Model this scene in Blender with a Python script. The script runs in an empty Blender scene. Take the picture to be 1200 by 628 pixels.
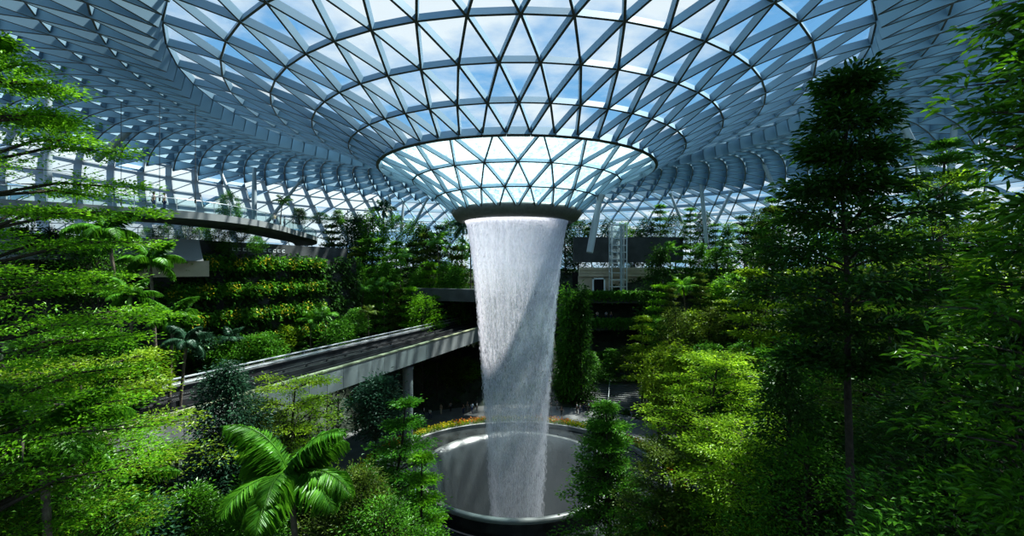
import bpy, math, random
import numpy as np
from mathutils import Vector, Matrix

C = bpy.context.scene.collection
PI = math.pi
F = 540.0                    # focal length in pixels of the 1200 x 628 frame
CAMZ = 24.0                  # eye height above the valley floor datum
CX, CY = 0.5, 50.0           # axis of the waterfall
random.seed(4)

# ------------------------------------------------------------------ helpers
def at(px, py, d):
    """world point seen at pixel (px,py) at forward distance d"""
    return Vector(((px-600)/F*d, d, CAMZ+(314-py)/F*d))

def nrm(a):
    return a/np.maximum(np.linalg.norm(a, axis=-1, keepdims=True), 1e-9)

class MB:
    """collects numpy geometry for ONE mesh"""
    def __init__(s):
        s.v = []; s.f = []; s.m = []; s.n = 0
    def add(s, v, f, mi=0):
        v = np.asarray(v, dtype=np.float64).reshape(-1, 3); f = np.asarray(f, dtype=np.int64)
        if len(f) == 0: return
        s.v.append(v); s.f.append(f+s.n); s.m.append(np.full(len(f), mi)); s.n += len(v)
    def mesh(s, name, mats, smooth=False):
        me = bpy.data.meshes.new(name)
        V = np.concatenate(s.v)
        me.vertices.add(len(V)); me.vertices.foreach_set('co', V.astype(np.float32).ravel())
        sizes = np.concatenate([np.full(len(f), f.shape[1]) for f in s.f])
        loops = np.concatenate([f.ravel() for f in s.f])
        me.loops.add(len(loops)); me.loops.foreach_set('vertex_index', loops.astype(np.int32))
        me.polygons.add(len(sizes))
        st = np.concatenate([[0], np.cumsum(sizes)[:-1]])
        me.polygons.foreach_set('loop_start', st.astype(np.int32))
        try: me.polygons.foreach_set('loop_total', sizes.astype(np.int32))
        except Exception: pass
        me.polygons.foreach_set('material_index', np.concatenate(s.m).astype(np.int32))
        me.polygons.foreach_set('use_smooth', np.full(len(sizes), bool(smooth)))
        me.update(calc_edges=True)
        for m in (mats if isinstance(mats, (list, tuple)) else [mats]): me.materials.append(m)
        return me
    def box(s, lo, hi, M=None, mi=0):
        x0, y0, z0 = lo; x1, y1, z1 = hi
        v = np.array([(x0,y0,z0),(x1,y0,z0),(x1,y1,z0),(x0,y1,z0),(x0,y0,z1),(x1,y0,z1),(x1,y1,z1),(x0,y1,z1)], float)
        if M is not None: v = np.array([M @ Vector(p) for p in v])
        s.add(v, [(0,3,2,1),(4,5,6,7),(0,1,5,4),(1,2,6,5),(2,3,7,6),(3,0,4,7)], mi)
    def tube(s, pts, rad, n=8, mi=0, cap=True):
        P = np.array([tuple(p) for p in pts], float); k = len(P)
        R = np.broadcast_to(np.asarray(rad, float), (k,))
        T = np.gradient(P, axis=0); T = nrm(T)
        ref = np.array([0, 0, 1.0]) if abs(T[0][2]) < .8 else np.array([1.0, 0, 0])
        U = nrm(np.cross(T, ref)); W = np.cross(T, U)
        a = np.arange(n)/n*2*PI
        ring = P[:,None,:]+R[:,None,None]*(np.cos(a)[None,:,None]*U[:,None,:]+np.sin(a)[None,:,None]*W[:,None,:])
        f = []
        for i in range(k-1):
            for j in range(n):
                j2 = (j+1) % n
                f.append((i*n+j, (i+1)*n+j, (i+1)*n+j2, i*n+j2))
        s.add(ring.reshape(-1, 3), f, mi)
        if cap:
            s.add(ring[0], [tuple(range(n))], mi); s.add(ring[-1], [tuple(range(n-1, -1, -1))], mi)
    def lathe(s, prof, n=96, c=(0, 0), a0=0, a1=2*PI, mi=0):
        prof = np.array(prof, float); k = len(prof); full = abs(a1-a0-2*PI) < 1e-6
        m = n if full else n+1
        a = a0+np.arange(m)/n*(a1-a0)
        v = np.stack([c[0]+prof[:,0][:,None]*np.cos(a), c[1]+prof[:,0][:,None]*np.sin(a),
                      np.repeat(prof[:,1][:,None], m, 1)], -1)
        f = []
        for i in range(k-1):
            for j in range(n):
                j2 = (j+1) % m
                f.append((i*m+j, i*m+j2, (i+1)*m+j2, (i+1)*m+j))
        s.add(v.reshape(-1, 3), f, mi)
    def beams(s, A, B, Nn, hw, dep, mi_side=0, mi_bot=1, top=0.0):
        A = np.asarray(A); B = np.asarray(B); Nn = nrm(np.asarray(Nn))
        w = nrm(np.cross(B-A, Nn))*hw; up = Nn*top; dn = -Nn*dep
        v = np.stack([A-w+up, A+w+up, A+w+dn, A-w+dn, B-w+up, B+w+up, B+w+dn, B-w+dn], 1)
        k = len(A); o = (np.arange(k)*8)[:,None]
        base = len(v.reshape(-1, 3))
        side = np.concatenate([o+np.array([[1,2,6,5]]), o+np.array([[0,4,7,3]]), o+np.array([[0,1,5,4]])])
        bot = o+np.array([[3,7,6,2]])
        s.v.append(v.reshape(-1, 3)); s.f.append(side+s.n); s.m.append(np.full(len(side), mi_side))
        s.f.append(bot+s.n); s.m.append(np.full(len(bot), mi_bot)); s.n += base
    def leaves(s, P, A, N, L, w=.45, fold=.12, droop=.1, full=False, mi=0):
        P = np.asarray(P); A = nrm(np.asarray(A)); S = nrm(np.cross(A, N)); Nn = np.cross(S, A)
        L = np.broadcast_to(np.asarray(L, float), (len(P),))[:,None]
        if not full:
            T = np.array([(0,0,0),(-.5*w,.45,fold),(0,1,-droop),(.5*w,.45,fold)]); Q = np.array([(0,3,2,1)])
        else:
            T = np.array([(0,0,0),(-.42*w,.3,fold),(0,.33,0),(.42*w,.3,fold),(-.4*w,.66,fold*.8),(0,.68,-droop*.4),(.4*w,.66,fold*.8),(0,1,-droop)])
            Q = np.array([(0,3,2,1),(1,2,5,4),(2,3,6,5),(4,5,6,7)])
        v = P[:,None,:]+L[:,None,:]*(T[None,:,0:1]*S[:,None,:]+T[None,:,1:2]*A[:,None,:]+T[None,:,2:3]*Nn[:,None,:])
        k = len(T); f = (np.arange(len(P))*k)[:,None,None]+Q[None]
        s.add(v.reshape(-1, 3), f.reshape(-1, 4), mi)

def link(name, me, parent=None, loc=(0, 0, 0)):
    o = bpy.data.objects.new(name, me); C.objects.link(o); o.location = loc
    if parent: o.parent = parent
    return o
def tag(o, label, cat, group=None):
    o['label'] = label; o['category'] = cat
    if group: o['group'] = group
    return o
def thing(name, label, cat, loc=(0, 0, 0), rz=0, group=None):
    o = bpy.data.objects.new(name, None); C.objects.link(o)
    o.location = loc; o.rotation_euler = (0, 0, rz); o.empty_display_size = .3
    return tag(o, label, cat, group)
def struct(name, me, parent=None):
    o = link(name, me, parent)
    if not parent: o['kind'] = 'structure'
    return o
def copy_tree(o, parent=None):
    c = o.copy(); C.objects.link(c)
    if parent: c.parent = parent
    for ch in list(o.children): copy_tree(ch, c)
    return c
def recolour(o, m):
    for sl in o.material_slots:
        sl.link = 'OBJECT'; sl.material = m
ORD = ['first','second','third','fourth','fifth','sixth','seventh','eighth','ninth','tenth','eleventh','twelfth','thirteenth','fourteenth','fifteenth','sixteenth','seventeenth','eighteenth','nineteenth','twentieth']

# ------------------------------------------------------------------ materials
def new_mat(name):
    m = bpy.data.materials.new(name); m.use_nodes = True
    nt = m.node_tree; nt.nodes.clear()
    return m, nt, nt.nodes, nt.links
def simple(name, col, rough=.6, metal=0, spec=.4, noise=0.0, nscale=3.0, bump=0.0, bscale=20.0):
    m, nt, N, L = new_mat(name)
    out = N.new('ShaderNodeOutputMaterial'); b = N.new('ShaderNodeBsdfPrincipled')
    b.inputs['Base Color'].default_value = (*col, 1); b.inputs['Roughness'].default_value = rough
    b.inputs['Metallic'].default_value = metal; b.inputs['Specular IOR Level'].default_value = spec
    L.new(b.outputs[0], out.inputs[0])
    if noise or bump:
        tc = N.new('ShaderNodeTexCoord')
    if noise:
        t = N.new('ShaderNodeTexNoise'); t.inputs['Scale'].default_value = nscale; t.inputs['Detail'].default_value = 6
        L.new(tc.outputs['Object'], t.inputs['Vector'])
        r = N.new('ShaderNodeValToRGB'); r.color_ramp.elements[0].position = .3; r.color_ramp.elements[1].position = .7
        r.color_ramp.elements[0].color = (*[c*(1-noise) for c in col], 1); r.color_ramp.elements[1].color = (*[min(1, c*(1+noise)) for c in col], 1)
        L.new(t.outputs[0], r.inputs[0]); L.new(r.outputs[0], b.inputs['Base Color'])
    if bump:
        t2 = N.new('ShaderNodeTexNoise'); t2.inputs['Scale'].default_value = bscale; t2.inputs['Detail'].default_value = 4
        L.new(tc.outputs['Object'], t2.inputs['Vector'])
        bp = N.new('ShaderNodeBump'); bp.inputs['Strength'].default_value = bump; bp.inputs['Distance'].default_value = .1
        L.new(t2.outputs[0], bp.inputs['Height']); L.new(bp.outputs[0], b.inputs['Normal'])
    return m
def leafmat(name, dark, lite, trans=.35, rough=.42, spec=.35):
    m, nt, N, L = new_mat(name)
    out = N.new('ShaderNodeOutputMaterial'); b = N.new('ShaderNodeBsdfPrincipled'); t = N.new('ShaderNodeBsdfTranslucent'); mx = N.new('ShaderNodeMixShader')
    g = N.new('ShaderNodeNewGeometry'); r = N.new('ShaderNodeValToRGB')
    r.color_ramp.elements[0].color = (*dark, 1); r.color_ramp.elements[1].color = (*lite, 1)
    L.new(g.outputs['Random Per Island'], r.inputs[0]); L.new(r.outputs[0], b.inputs['Base Color'])
    hs = N.new('ShaderNodeHueSaturation'); hs.inputs['Hue'].default_value = .485; hs.inputs['Value'].default_value = 1.35
    L.new(r.outputs[0], hs.inputs['Color']); L.new(hs.outputs[0], t.inputs['Color'])
    b.inputs['Roughness'].default_value = rough; b.inputs['Specular IOR Level'].default_value = spec
    mx.inputs[0].default_value = trans
    L.new(b.outputs[0], mx.inputs[1]); L.new(t.outputs[0], mx.inputs[2]); L.new(mx.outputs[0], out.inputs[0])
    return m
def glassmat(name, tint=(.8,.9,.95), milk=0.0, milkcol=(.7,.85,.9), ior=1.35):
    m, nt, N, L = new_mat(name)
    out = N.new('ShaderNodeOutputMaterial'); t = N.new('ShaderNodeBsdfTransparent'); g = N.new('ShaderNodeBsdfGlossy'); mx = N.new('ShaderNodeMixShader')
    t.inputs[0].default_value = (*tint, 1); g.inputs['Roughness'].default_value = .03; g.inputs[0].default_value = (.9, .95, 1, 1)
    fr = N.new('ShaderNodeFresnel'); fr.inputs[0].default_value = ior
    L.new(fr.outputs[0], mx.inputs[0]); L.new(t.outputs[0], mx.inputs[1]); L.new(g.outputs[0], mx.inputs[2])
    last = mx
    if milk:
        d = N.new('ShaderNodeBsdfTranslucent'); d.inputs[0].default_value = (*milkcol, 1); m2 = N.new('ShaderNodeMixShader')
        tc = N.new('ShaderNodeTexCoord'); ns = N.new('ShaderNodeTexNoise'); ns.inputs['Scale'].default_value = 2.2; ns.inputs['Detail'].default_value = 8; ns.inputs['Roughness'].default_value = .7
        mr = N.new('ShaderNodeMapRange'); mr.inputs[1].default_value = .35; mr.inputs[2].default_value = .65; mr.inputs[3].default_value = milk*.3; mr.inputs[4].default_value = min(1, milk*1.6)
        L.new(tc.outputs['Object'], ns.inputs['Vector']); L.new(ns.outputs[0], mr.inputs[0]); L.new(mr.outputs[0], m2.inputs[0])
        L.new(mx.outputs[0], m2.inputs[1]); L.new(d.outputs[0], m2.inputs[2]); last = m2
    L.new(last.outputs[0], out.inputs[0])
    return m

M = {}
M['steel'] = simple('steel_paint', (.24, .355, .44), .5, .0, .4)
M['steel_dark'] = simple('steel_flange', (.085, .085, .08), .5, .2, .4)
M['column'] = simple('column_paint', (.36, .41, .44), .4, .1, .5)
M['collar'] = simple('collar_paint', (.15, .15, .14), .45, .2, .5, noise=.2)
M['collar_in'] = simple('collar_inner', (.02, .02, .02), .6)
M['glass'] = glassmat('roof_glass', (.82, .92, .97))
M['wetglass'] = glassmat('wet_roof_glass', (.62, .82, .87), .30, (.62, .86, .9))
M['shade'] = leafmat('sunshade_panel', (.37, .39, .41), (.42, .44, .46), .5, .7, .2)
M['railglass'] = glassmat('rail_glass', (.72, .86, .84), 0, ior=1.3)
M['concrete'] = simple('concrete', (.25, .255, .25), .8, noise=.18, nscale=.6, bump=.15, bscale=6)
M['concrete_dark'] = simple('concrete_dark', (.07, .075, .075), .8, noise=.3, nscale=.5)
M['beige'] = simple('beige_cladding', (.50, .44, .33), .75, noise=.1, nscale=.8)
M['void'] = simple('shadow_interior', (.012, .013, .014), .9)  # near-black colour paints in the shade of deep openings
M['panel'] = simple('bridge_panel', (.24, .25, .25), .55, noise=.08, nscale=.5)
M['joint'] = simple('panel_joint', (.10, .10, .10), .8)
M['lichen'] = simple('mossy_coping', (.26, .27, .17), .8, noise=.5, nscale=1.2)
M['rail'] = simple('handrail_metal', (.55, .58, .60), .35, .6, .5)
M['rail_dark'] = simple('guide_rail', (.08, .08, .085), .4, .6, .5)
M['track'] = simple('track_bed', (.045, .047, .05), .7, noise=.3, nscale=1.0)
M['runway'] = simple('running_pad', (.07, .07, .07), .7, noise=.2, nscale=2)
M['soil'] = simple('forest_floor', (.040, .052, .034), .9, noise=.5, nscale=.8, bump=.4, bscale=3)
M['pave'] = simple('plaza_paving', (.17, .17, .165), .75, noise=.15, nscale=.7)
M['stone'] = simple('wet_stone', (.035, .04, .04), .25, noise=.3, nscale=1.5, spec=.5)
M['step'] = simple('step_stone', (.13, .13, .125), .7, noise=.2, nscale=1)
M['bark'] = simple('bark', (.055, .045, .034), .9, noise=.4, nscale=6, bump=.5, bscale=25)
M['bark_pale'] = simple('bark_pale', (.16, .13, .10), .9, noise=.4, nscale=4, bump=.4, bscale=20)
M['crownshaft'] = simple('crownshaft', (.16, .32, .04), .5)
M['twig'] = simple('twig', (.09, .065, .035), .85)
M['yellow'] = leafmat('yellow_flower', (.50, .42, .02), (.72, .62, .04), .3)
M['orange'] = leafmat('orange_flower', (.75, .16, .03), (.85, .55, .04), .3)
M['sign'] = simple('sign_white', (.75, .78, .78), .6)
# leaves
M['L_bright'] = leafmat('leaf_bright', (0.065, 0.208, 0.009), (0.208, 0.468, 0.020), .42)
M['L_lime'] = leafmat('leaf_lime', (0.104, 0.207, 0.010), (0.292, 0.437, 0.025), .42)
M['L_mid'] = leafmat('leaf_mid', (0.036, 0.141, 0.011), (0.123, 0.330, 0.023), .33)
M['L_dark'] = leafmat('leaf_dark', (0.012, 0.052, 0.007), (0.046, 0.139, 0.013), .25, .42, .3)
M['L_blue'] = leafmat('leaf_bluegreen', (.012, .050, .025), (.060, .14, .075), .22, .4)
M['L_glossy'] = leafmat('leaf_glossy', (0.022, 0.094, 0.005), (0.094, 0.264, 0.011), .30, .36, .4)
M['L_palm'] = leafmat('leaf_palm', (0.037, 0.150, 0.010), (0.125, 0.325, 0.026), .35)
M['L_olive'] = leafmat('leaf_olive', (0.054, 0.102, 0.013), (0.156, 0.228, 0.029), .35)
M['L_sun'] = leafmat('leaf_painted_sun', (.13, .27, .012), (.34, .54, .035), .5)  # brighter leaf copy, sunlight painted into the leaf colour
CNAME = {'L_sun':'sunlit green','L_bright':'bright green','L_lime':'yellow-green','L_mid':'mid green','L_dark':'dark green','L_blue':'blue-green','L_glossy':'glossy green','L_palm':'fresh green','L_olive':'olive green'}

# ------------------------------------------------------------------ roof
RP = [(6.6,6.0),(8.5,7.6),(10.9,9.3),(14.2,10.9),(17.0,12.25),(20.2,13.7),(23.5,15.0),(27.0,16.3),(30.5,17.3),(34,18.1),(37.5,18.7),(41,19.0),(44.5,19.05),(48,18.9),(51.5,18.5),(55,17.9),(58.5,17.0),(62,15.8),(65.5,14.2),(69,12.2),(72.5,9.6),(76,6.4),(79,2.8),(81.5,-1.5),(83.5,-6.5),(85,-12)]
RR = np.array([p[0] for p in RP]); RH = np.array([p[1] for p in RP])+CAMZ
def roof_z(R): return float(np.interp(R, RR, RH))
def ray_roof(px, py):
    d = 10.0
    while d < 160:
        p = at(px, py, d); R = math.hypot(p.x-CX, p.y-CY)
        if R > 6.6 and p.z > roof_z(R)-.8: return p
        d += .1
    return at(px, py, 100)
def roof_node(R, a):
    a = np.asarray(a); R = np.broadcast_to(R, a.shape)
    return np.stack([CX+R*np.cos(a), CY+R*np.sin(a), np.interp(R, RR, RH)], -1)
def roof_normal(R, a):
    dz = (np.interp(R+.5, RR, RH)-np.interp(R-.5, RR, RH))
    return nrm(np.stack([-dz*np.cos(a), -dz*np.sin(a), np.ones_like(a)], -1))
def build_roof():
    glass = MB(); wet = MB(); rings = MB(); diag = MB(); shade = MB(); inner = MB()
    def ang(i, n): return (np.arange(n)+.5*(i % 2))/n*2*PI
    NN = [24]*4+[48]*5+[96]*(len(RP)-9)
    # ring i has NN[i] nodes; band i..i+1 uses the finer count of its outer ring's family
    bands = []
    for i in range(len(RP)-1):
        n = 24 if i < 3 else (48 if i < 8 else 96)
        bands.append((i, n))
    for i, n in bands:
        A0 = ang(i, n); A1 = ang(i+1, n)
        # keep one phase at the transition rings
        P0 = roof_node(RR[i], A0); P1 = roof_node(RR[i+1], A1)
        N0 = roof_normal(RR[i], A0); N1 = roof_normal(RR[i+1], A1)
        if i % 2 == 0: left = np.arange(n)-1; right = np.arange(n)       # outer nodes sit half a step on
        else: left = np.arange(n); right = (np.arange(n)+1) % n
        left = left % n
        dep = .40 if i < 3 else (.58 if i < 8 else (1.9 if RR[i] < 57 else .8))
        hw = .06 if i < 3 else .08
        tgt = inner if i < 3 else diag
        tgt.beams(P0, P1[left], N0+N1[left], hw, dep)
        tgt.beams(P0, P1[right], N0+N1[right], hw, dep)
        g = wet if i < 3 else glass
        V = np.concatenate([P0, P1])
        k = np.arange(n)
        f1 = np.stack([k, left+n, right+n], 1)[:, ::-1]
        f2 = np.stack([k, right+n, (k+1) % n], 1)[:, ::-1]
        g.add(V, f1); g.add(V, f2)
        # white blinds fixed under the outer glass on the west flank
        if 57 < RR[i] < 74:
            rs = np.random.default_rng(i)
            for kk in range(n):
                a = A0[kk]
                if math.radians(118) < a < math.radians(196) and rs.random() < .93:
                    off = (N0[kk]*-1.0)
                    shade.add(np.array([P0[kk]+off, P1[left[kk]]+off, P1[right[kk]]+off]), [(0, 1, 2)])
                    if rs.random() < .93:
                        shade.add(np.array([P0[kk]+off, P1[right[kk]]+off, P0[(kk+1) % n]+off]), [(0, 1, 2)])
    for i in range(len(RP)):
        n = 24 if i < 3 else (48 if i <= 8 else 96)
        A = ang(i, n); P = roof_node(RR[i], A); Nr = roof_normal(RR[i], A)
        dep = .38 if i < 3 else (.54 if i < 9 else (1.75 if RR[i] < 58 else .7))
        tgt = inner if i < 3 else rings
        tgt.beams(P, np.roll(P, -1, 0), Nr+np.roll(Nr, -1, 0), .07 if i != 3 else .15, dep if i != 3 else .75)
    root = struct('ceiling', glass.mesh('ceiling', M['glass']))
    root['label'] = 'glass gridshell dome over the whole garden'
    bm = [M['steel'], M['steel_dark']]
    link('ring_beams', rings.mesh('ring_beams', bm), root)
    link('diagonal_beams', diag.mesh('diagonal_beams', bm), root)
    link('funnel_glass', wet.mesh('funnel_glass', M['wetglass']), root)
    link('funnel_beams', inner.mesh('funnel_beams', bm), root)
    link('sunshade_panels', shade.mesh('sunshade_panels', M['shade']), root)
    col = MB()
    z = RH[0]
    col.lathe([(6.75, z+.25), (7.0, z+.1), (7.02, z-.15), (6.85, z-.5), (6.55, z-.85), (6.2, z-1.05), (5.75, z-1.08), (5.6, z-.9), (5.6, z+.2), (6.75, z+.25)], 96, (CX, CY))
    o = link('oculus_collar', col.mesh('oculus_collar', M['collar'], True), root)
build_roof()

# ------------------------------------------------------------------ terrain
N0 = Vector((-21.6, 28.5)); BD = Vector((.3577, .9338)).normalized(); BL = Vector((-BD.y, BD.x))
def br(t, s): p = N0+BD*t+BL*s; return p
def sstep(a, b, x): t = np.clip((x-a)/(b-a), 0, 1); return t*t*(3-2*t)
def terrain(x, y):
    x = np.asarray(x, float); y = np.asarray(y, float)
    dx = x-CX; dy = y-CY; r = np.hypot(dx, dy)
    back = sstep(-8, 14, dy); right = sstep(-5, 20, dx)
    hb = 1+11*sstep(26, 40, r)+11*sstep(40, 58, r)
    hf = 1+9*sstep(20, 42, r)
    h = hf*(1-back)+hb*back
    s = (x-N0.x)*BL.x+(y-N0.y)*BL.y; t = (x-N0.x)*BD.x+(y-N0.y)*BD.y
    cap = np.where((s > -8) & (s < 13), 9.0, 99.0)
    cap = np.where(s >= 13, 9+np.maximum(0, s-13)*2.2, cap)
    cap = np.where(s <= -8, 9+np.maximum(0, -8-s)*1.5, cap)
    cap = np.where(t > 62, 99, cap)
    h = np.minimum(h, cap)
    # raised western plateau behind the planted wall
    plat = sstep(19.3, 19.9, s)*(t > 2)*(t < 40)
    h = np.where((s > 19.3) & (t > 3) & (t < 36), np.maximum(h, plat*24.6), h)
    h = np.where((x > 8) & (x < 29) & (y > 70) & (y < 96), np.minimum(h, .9+np.maximum(0, y-74)*.2), h)
    return np.where(r < 17.6, np.minimum(h, .9), h)
def tz(x, y): return float(terrain(x, y))
def build_ground():
    g = MB()
    xs = np.linspace(-80, 80, 161); ys = np.linspace(-6, 134, 141)
    X, Y = np.meshgrid(xs, ys)
    R = np.hypot(X-CX, Y-CY)
    Z = terrain(X, Y)+.25*np.sin(X*1.3+Y*.7)*np.cos(Y*1.1-X*.4)*(R > 28)
    keep = R < 84
    V = np.stack([X, Y, Z], -1).reshape(-1, 3)
    idx = np.arange(161*141).reshape(141, 161)
    q = np.stack([idx[:-1,:-1], idx[:-1,1:], idx[1:,1:], idx[1:,:-1]], -1).reshape(-1, 4)
    k = keep.ravel()[q].all(1) & (R.ravel()[q].min(1) > 16.2)
    g.add(V, q[k])
    o = struct('floor_hillside', g.mesh('hillside', M['soil'], True)); o['label'] = 'planted hillside rising around the basin'
    # plaza paving ring behind and beside the basin
    p = MB(); p.lathe([(17.6, 1.12), (27.5, 1.16)], 96, (CX, CY), math.radians(-60), math.radians(190))
    p2 = struct('floor_plaza', p.mesh('plaza', M['pave']))
build_ground()

# ------------------------------------------------------------------ basin and planter ring
def build_basin():
    t = thing('water_basin', 'round funnel basin catching the foot of the waterfall', 'basin', (CX, CY, 0))
    b = MB()
    b.lathe([(10.74, 2.1), (10.75, 2.2), (10.72, 2.42), (10.55, 2.5), (10.35, 2.5), (10.2, 2.42)], 128)
    o_ = MB(); o_.lathe([(10.7, -1.5), (10.7, 2.15)], 128); link('outer_glass', o_.mesh('outer_glass', M['basin_outer'], True), t)
    link('rim', b.mesh('rim', M['basin_rim'], True), t)
    c = MB()
    c.lathe([(10.2, 2.42), (9.9, 2.25), (9.5, 1.85), (9.1, 1.25), (8.7, .4), (8.3, -.8), (7.9, -2.4), (7.5, -4.5), (7.2, -7), (7.0, -9.5), (0.01, -9.5)], 128)
    link('funnel_wall', c.mesh('funnel_wall', M['basin_wet'], True), t)
    m = MB(); m.lathe([(10.8, .7), (12, .75), (15.3, 1.25), (15.9, 1.45)], 128, (CX, CY))
    o = struct('floor_apron', m.mesh('floor_apron', M['stone'], True)); o['label'] = 'dark wet stone apron around the basin'
    # flower bed ring
    f = thing('flower_bed', 'curved bed of yellow and orange flowers ringing the basin', 'flower bed', (CX, CY, 0))
    k = MB(); k.lathe([(15.9, .6), (15.9, 1.95), (16.15, 2.0), (16.2, 1.75), (17.45, 1.75), (17.5, 1.95), (17.7, 1.95), (17.7, .9)], 128)
    link('planter_wall', k.mesh('planter_wall', M['concrete']), f)
    rng = np.random.default_rng(5); n = 9000
    a = rng.uniform(0, 2*PI, n); r = rng.uniform(16.2, 17.5, n)
    P = np.stack([r*np.cos(a), r*np.sin(a), 1.75+rng.uniform(0, .55, n)], -1)
    A = rng.normal(size=(n, 3)); A[:, 2] = np.abs(A[:, 2])+.4
    fl = MB(); fl.leaves(P, A, rng.normal(size=(n, 3)), rng.uniform(.2, .38, n), .5)
    link('bed_foliage', fl.mesh('bed_foliage', M['L_lime']), f)['kind'] = 'stuff'
    n = 4200; a = rng.uniform(0, 2*PI, n); r = rng.uniform(16.2, 17.5, n)
    P = np.stack([r*np.cos(a), r*np.sin(a), 2.1+rng.uniform(0, .45, n)], -1); A = rng.normal(size=(n, 3)); A[:, 2] = np.abs(A[:, 2])+.5
    for nm, mt, sel in (('yellow_flowers', 'yellow', a % .7 < .4), ('orange_flowers', 'orange', a % .7 >= .4)):
        q = MB(); q.leaves(P[sel], A[sel], rng.normal(size=(sel.sum(), 3)), .22, .7)
        link(nm, q.mesh(nm, M[mt]), f)['kind'] = 'stuff'
def wetmat():
    m, nt, N, L = new_mat('basin_wet')
    out = N.new('ShaderNodeOutputMaterial'); b = N.new('ShaderNodeBsdfPrincipled')
    b.inputs['Base Color'].default_value = (.085, .095, .095, 1); b.inputs['Roughness'].default_value = .22; b.inputs['Specular IOR Level'].default_value = .7
    tc = N.new('ShaderNodeTexCoord'); mp = N.new('ShaderNodeMapping'); ns = N.new('ShaderNodeTexNoise'); bp = N.new('ShaderNodeBump')
    mp.inputs['Scale'].default_value = (1, 1, .25); ns.inputs['Scale'].default_value = 3.2; ns.inputs['Detail'].default_value = 8; ns.inputs['Roughness'].default_value = .7
    bp.inputs['Strength'].default_value = .35; bp.inputs['Distance'].default_value = .15
    L.new(tc.outputs['Object'], mp.inputs[0]); L.new(mp.outputs[0], ns.inputs['Vector']); L.new(ns.outputs[0], bp.inputs['Height'])
    L.new(bp.outputs[0], b.inputs['Normal'])
    r = N.new('ShaderNodeValToRGB'); r.color_ramp.elements[0].color = (.026, .032, .034, 1); r.color_ramp.elements[1].color = (.075, .086, .088, 1)
    L.new(ns.outputs[0], r.inputs[0]); L.new(r.outputs[0], b.inputs['Base Color'])
    L.new(b.outputs[0], out.inputs[0]); return m
M['basin_wet'] = wetmat()
M['basin_outer'] = simple('basin_outer', (.012, .016, .018), .12, spec=.6)
M['basin_rim'] = simple('basin_rim', (.20, .21, .20), .35, spec=.5, noise=.1)
build_basin()

# ------------------------------------------------------------------ waterfall
def watermat(name, lo, hi, col, zs, thin):
    m, nt, N, L = new_mat(name)
    out = N.new('ShaderNodeOutputMaterial'); d = N.new('ShaderNodeBsdfDiffuse'); tl = N.new('ShaderNodeBsdfTranslucent'); mx = N.new('ShaderNodeMixShader'); tr = N.new('ShaderNodeBsdfTransparent'); m2 = N.new('ShaderNodeMixShader')
    d.inputs[0].default_value = (*col, 1); tl.inputs[0].default_value = (*col, 1); mx.inputs[0].default_value = .5
    L.new(d.outputs[0], mx.inputs[1]); L.new(tl.outputs[0], mx.inputs[2])
    uv = N.new('ShaderNodeUVMap'); mp = N.new('ShaderNodeMapping'); mp.inputs['Scale'].default_value = (zs[0], zs[1], 1)
    ns = N.new('ShaderNodeTexNoise'); ns.inputs['Scale'].default_value = 1; ns.inputs['Detail'].default_value = 6; ns.inputs['Roughness'].default_value = .65
    L.new(uv.outputs[0], mp.inputs[0]); L.new(mp.outputs[0], ns.inputs['Vector'])
    mr = N.new('ShaderNodeMapRange'); mr.inputs[1].default_value = thin[0]; mr.inputs[2].default_value = thin[1]; mr.inputs[3].default_value = lo; mr.inputs[4].default_value = hi
    L.new(ns.outputs[0], mr.inputs[0])
    # denser near the lip where the sheet is still whole
    sx = N.new('ShaderNodeSeparateXYZ'); L.new(uv.outputs[0], sx.inputs[0])
    m3 = N.new('ShaderNodeMapRange'); m3.inputs[1].default_value = .02; m3.inputs[2].default_value = .24; m3.inputs[3].default_value = .45; m3.inputs[4].default_value = 0
    L.new(sx.outputs['Y'], m3.inputs[0])
    ad = N.new('ShaderNodeMath'); ad.operation = 'ADD'; ad.use_clamp = True
    L.new(mr.outputs[0], ad.inputs[0]); L.new(m3.outputs[0], ad.inputs[1])
    m4 = N.new('ShaderNodeMapRange'); m4.inputs[1].default_value = .1; m4.inputs[2].default_value = .9; m4.inputs[3].default_value = 1.0; m4.inputs[4].default_value = .5
    L.new(sx.outputs['Y'], m4.inputs[0]); mu = N.new('ShaderNodeMath'); mu.operation = 'MULTIPLY'; L.new(ad.outputs[0], mu.inputs[0]); L.new(m4.outputs[0], mu.inputs[1])
    L.new(mu.outputs[0], m2.inputs[0]); L.new(tr.outputs[0], m2.inputs[1]); L.new(mx.outputs[0], m2.inputs[2])
    L.new(m2.outputs[0], out.inputs[0]); return m
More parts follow.
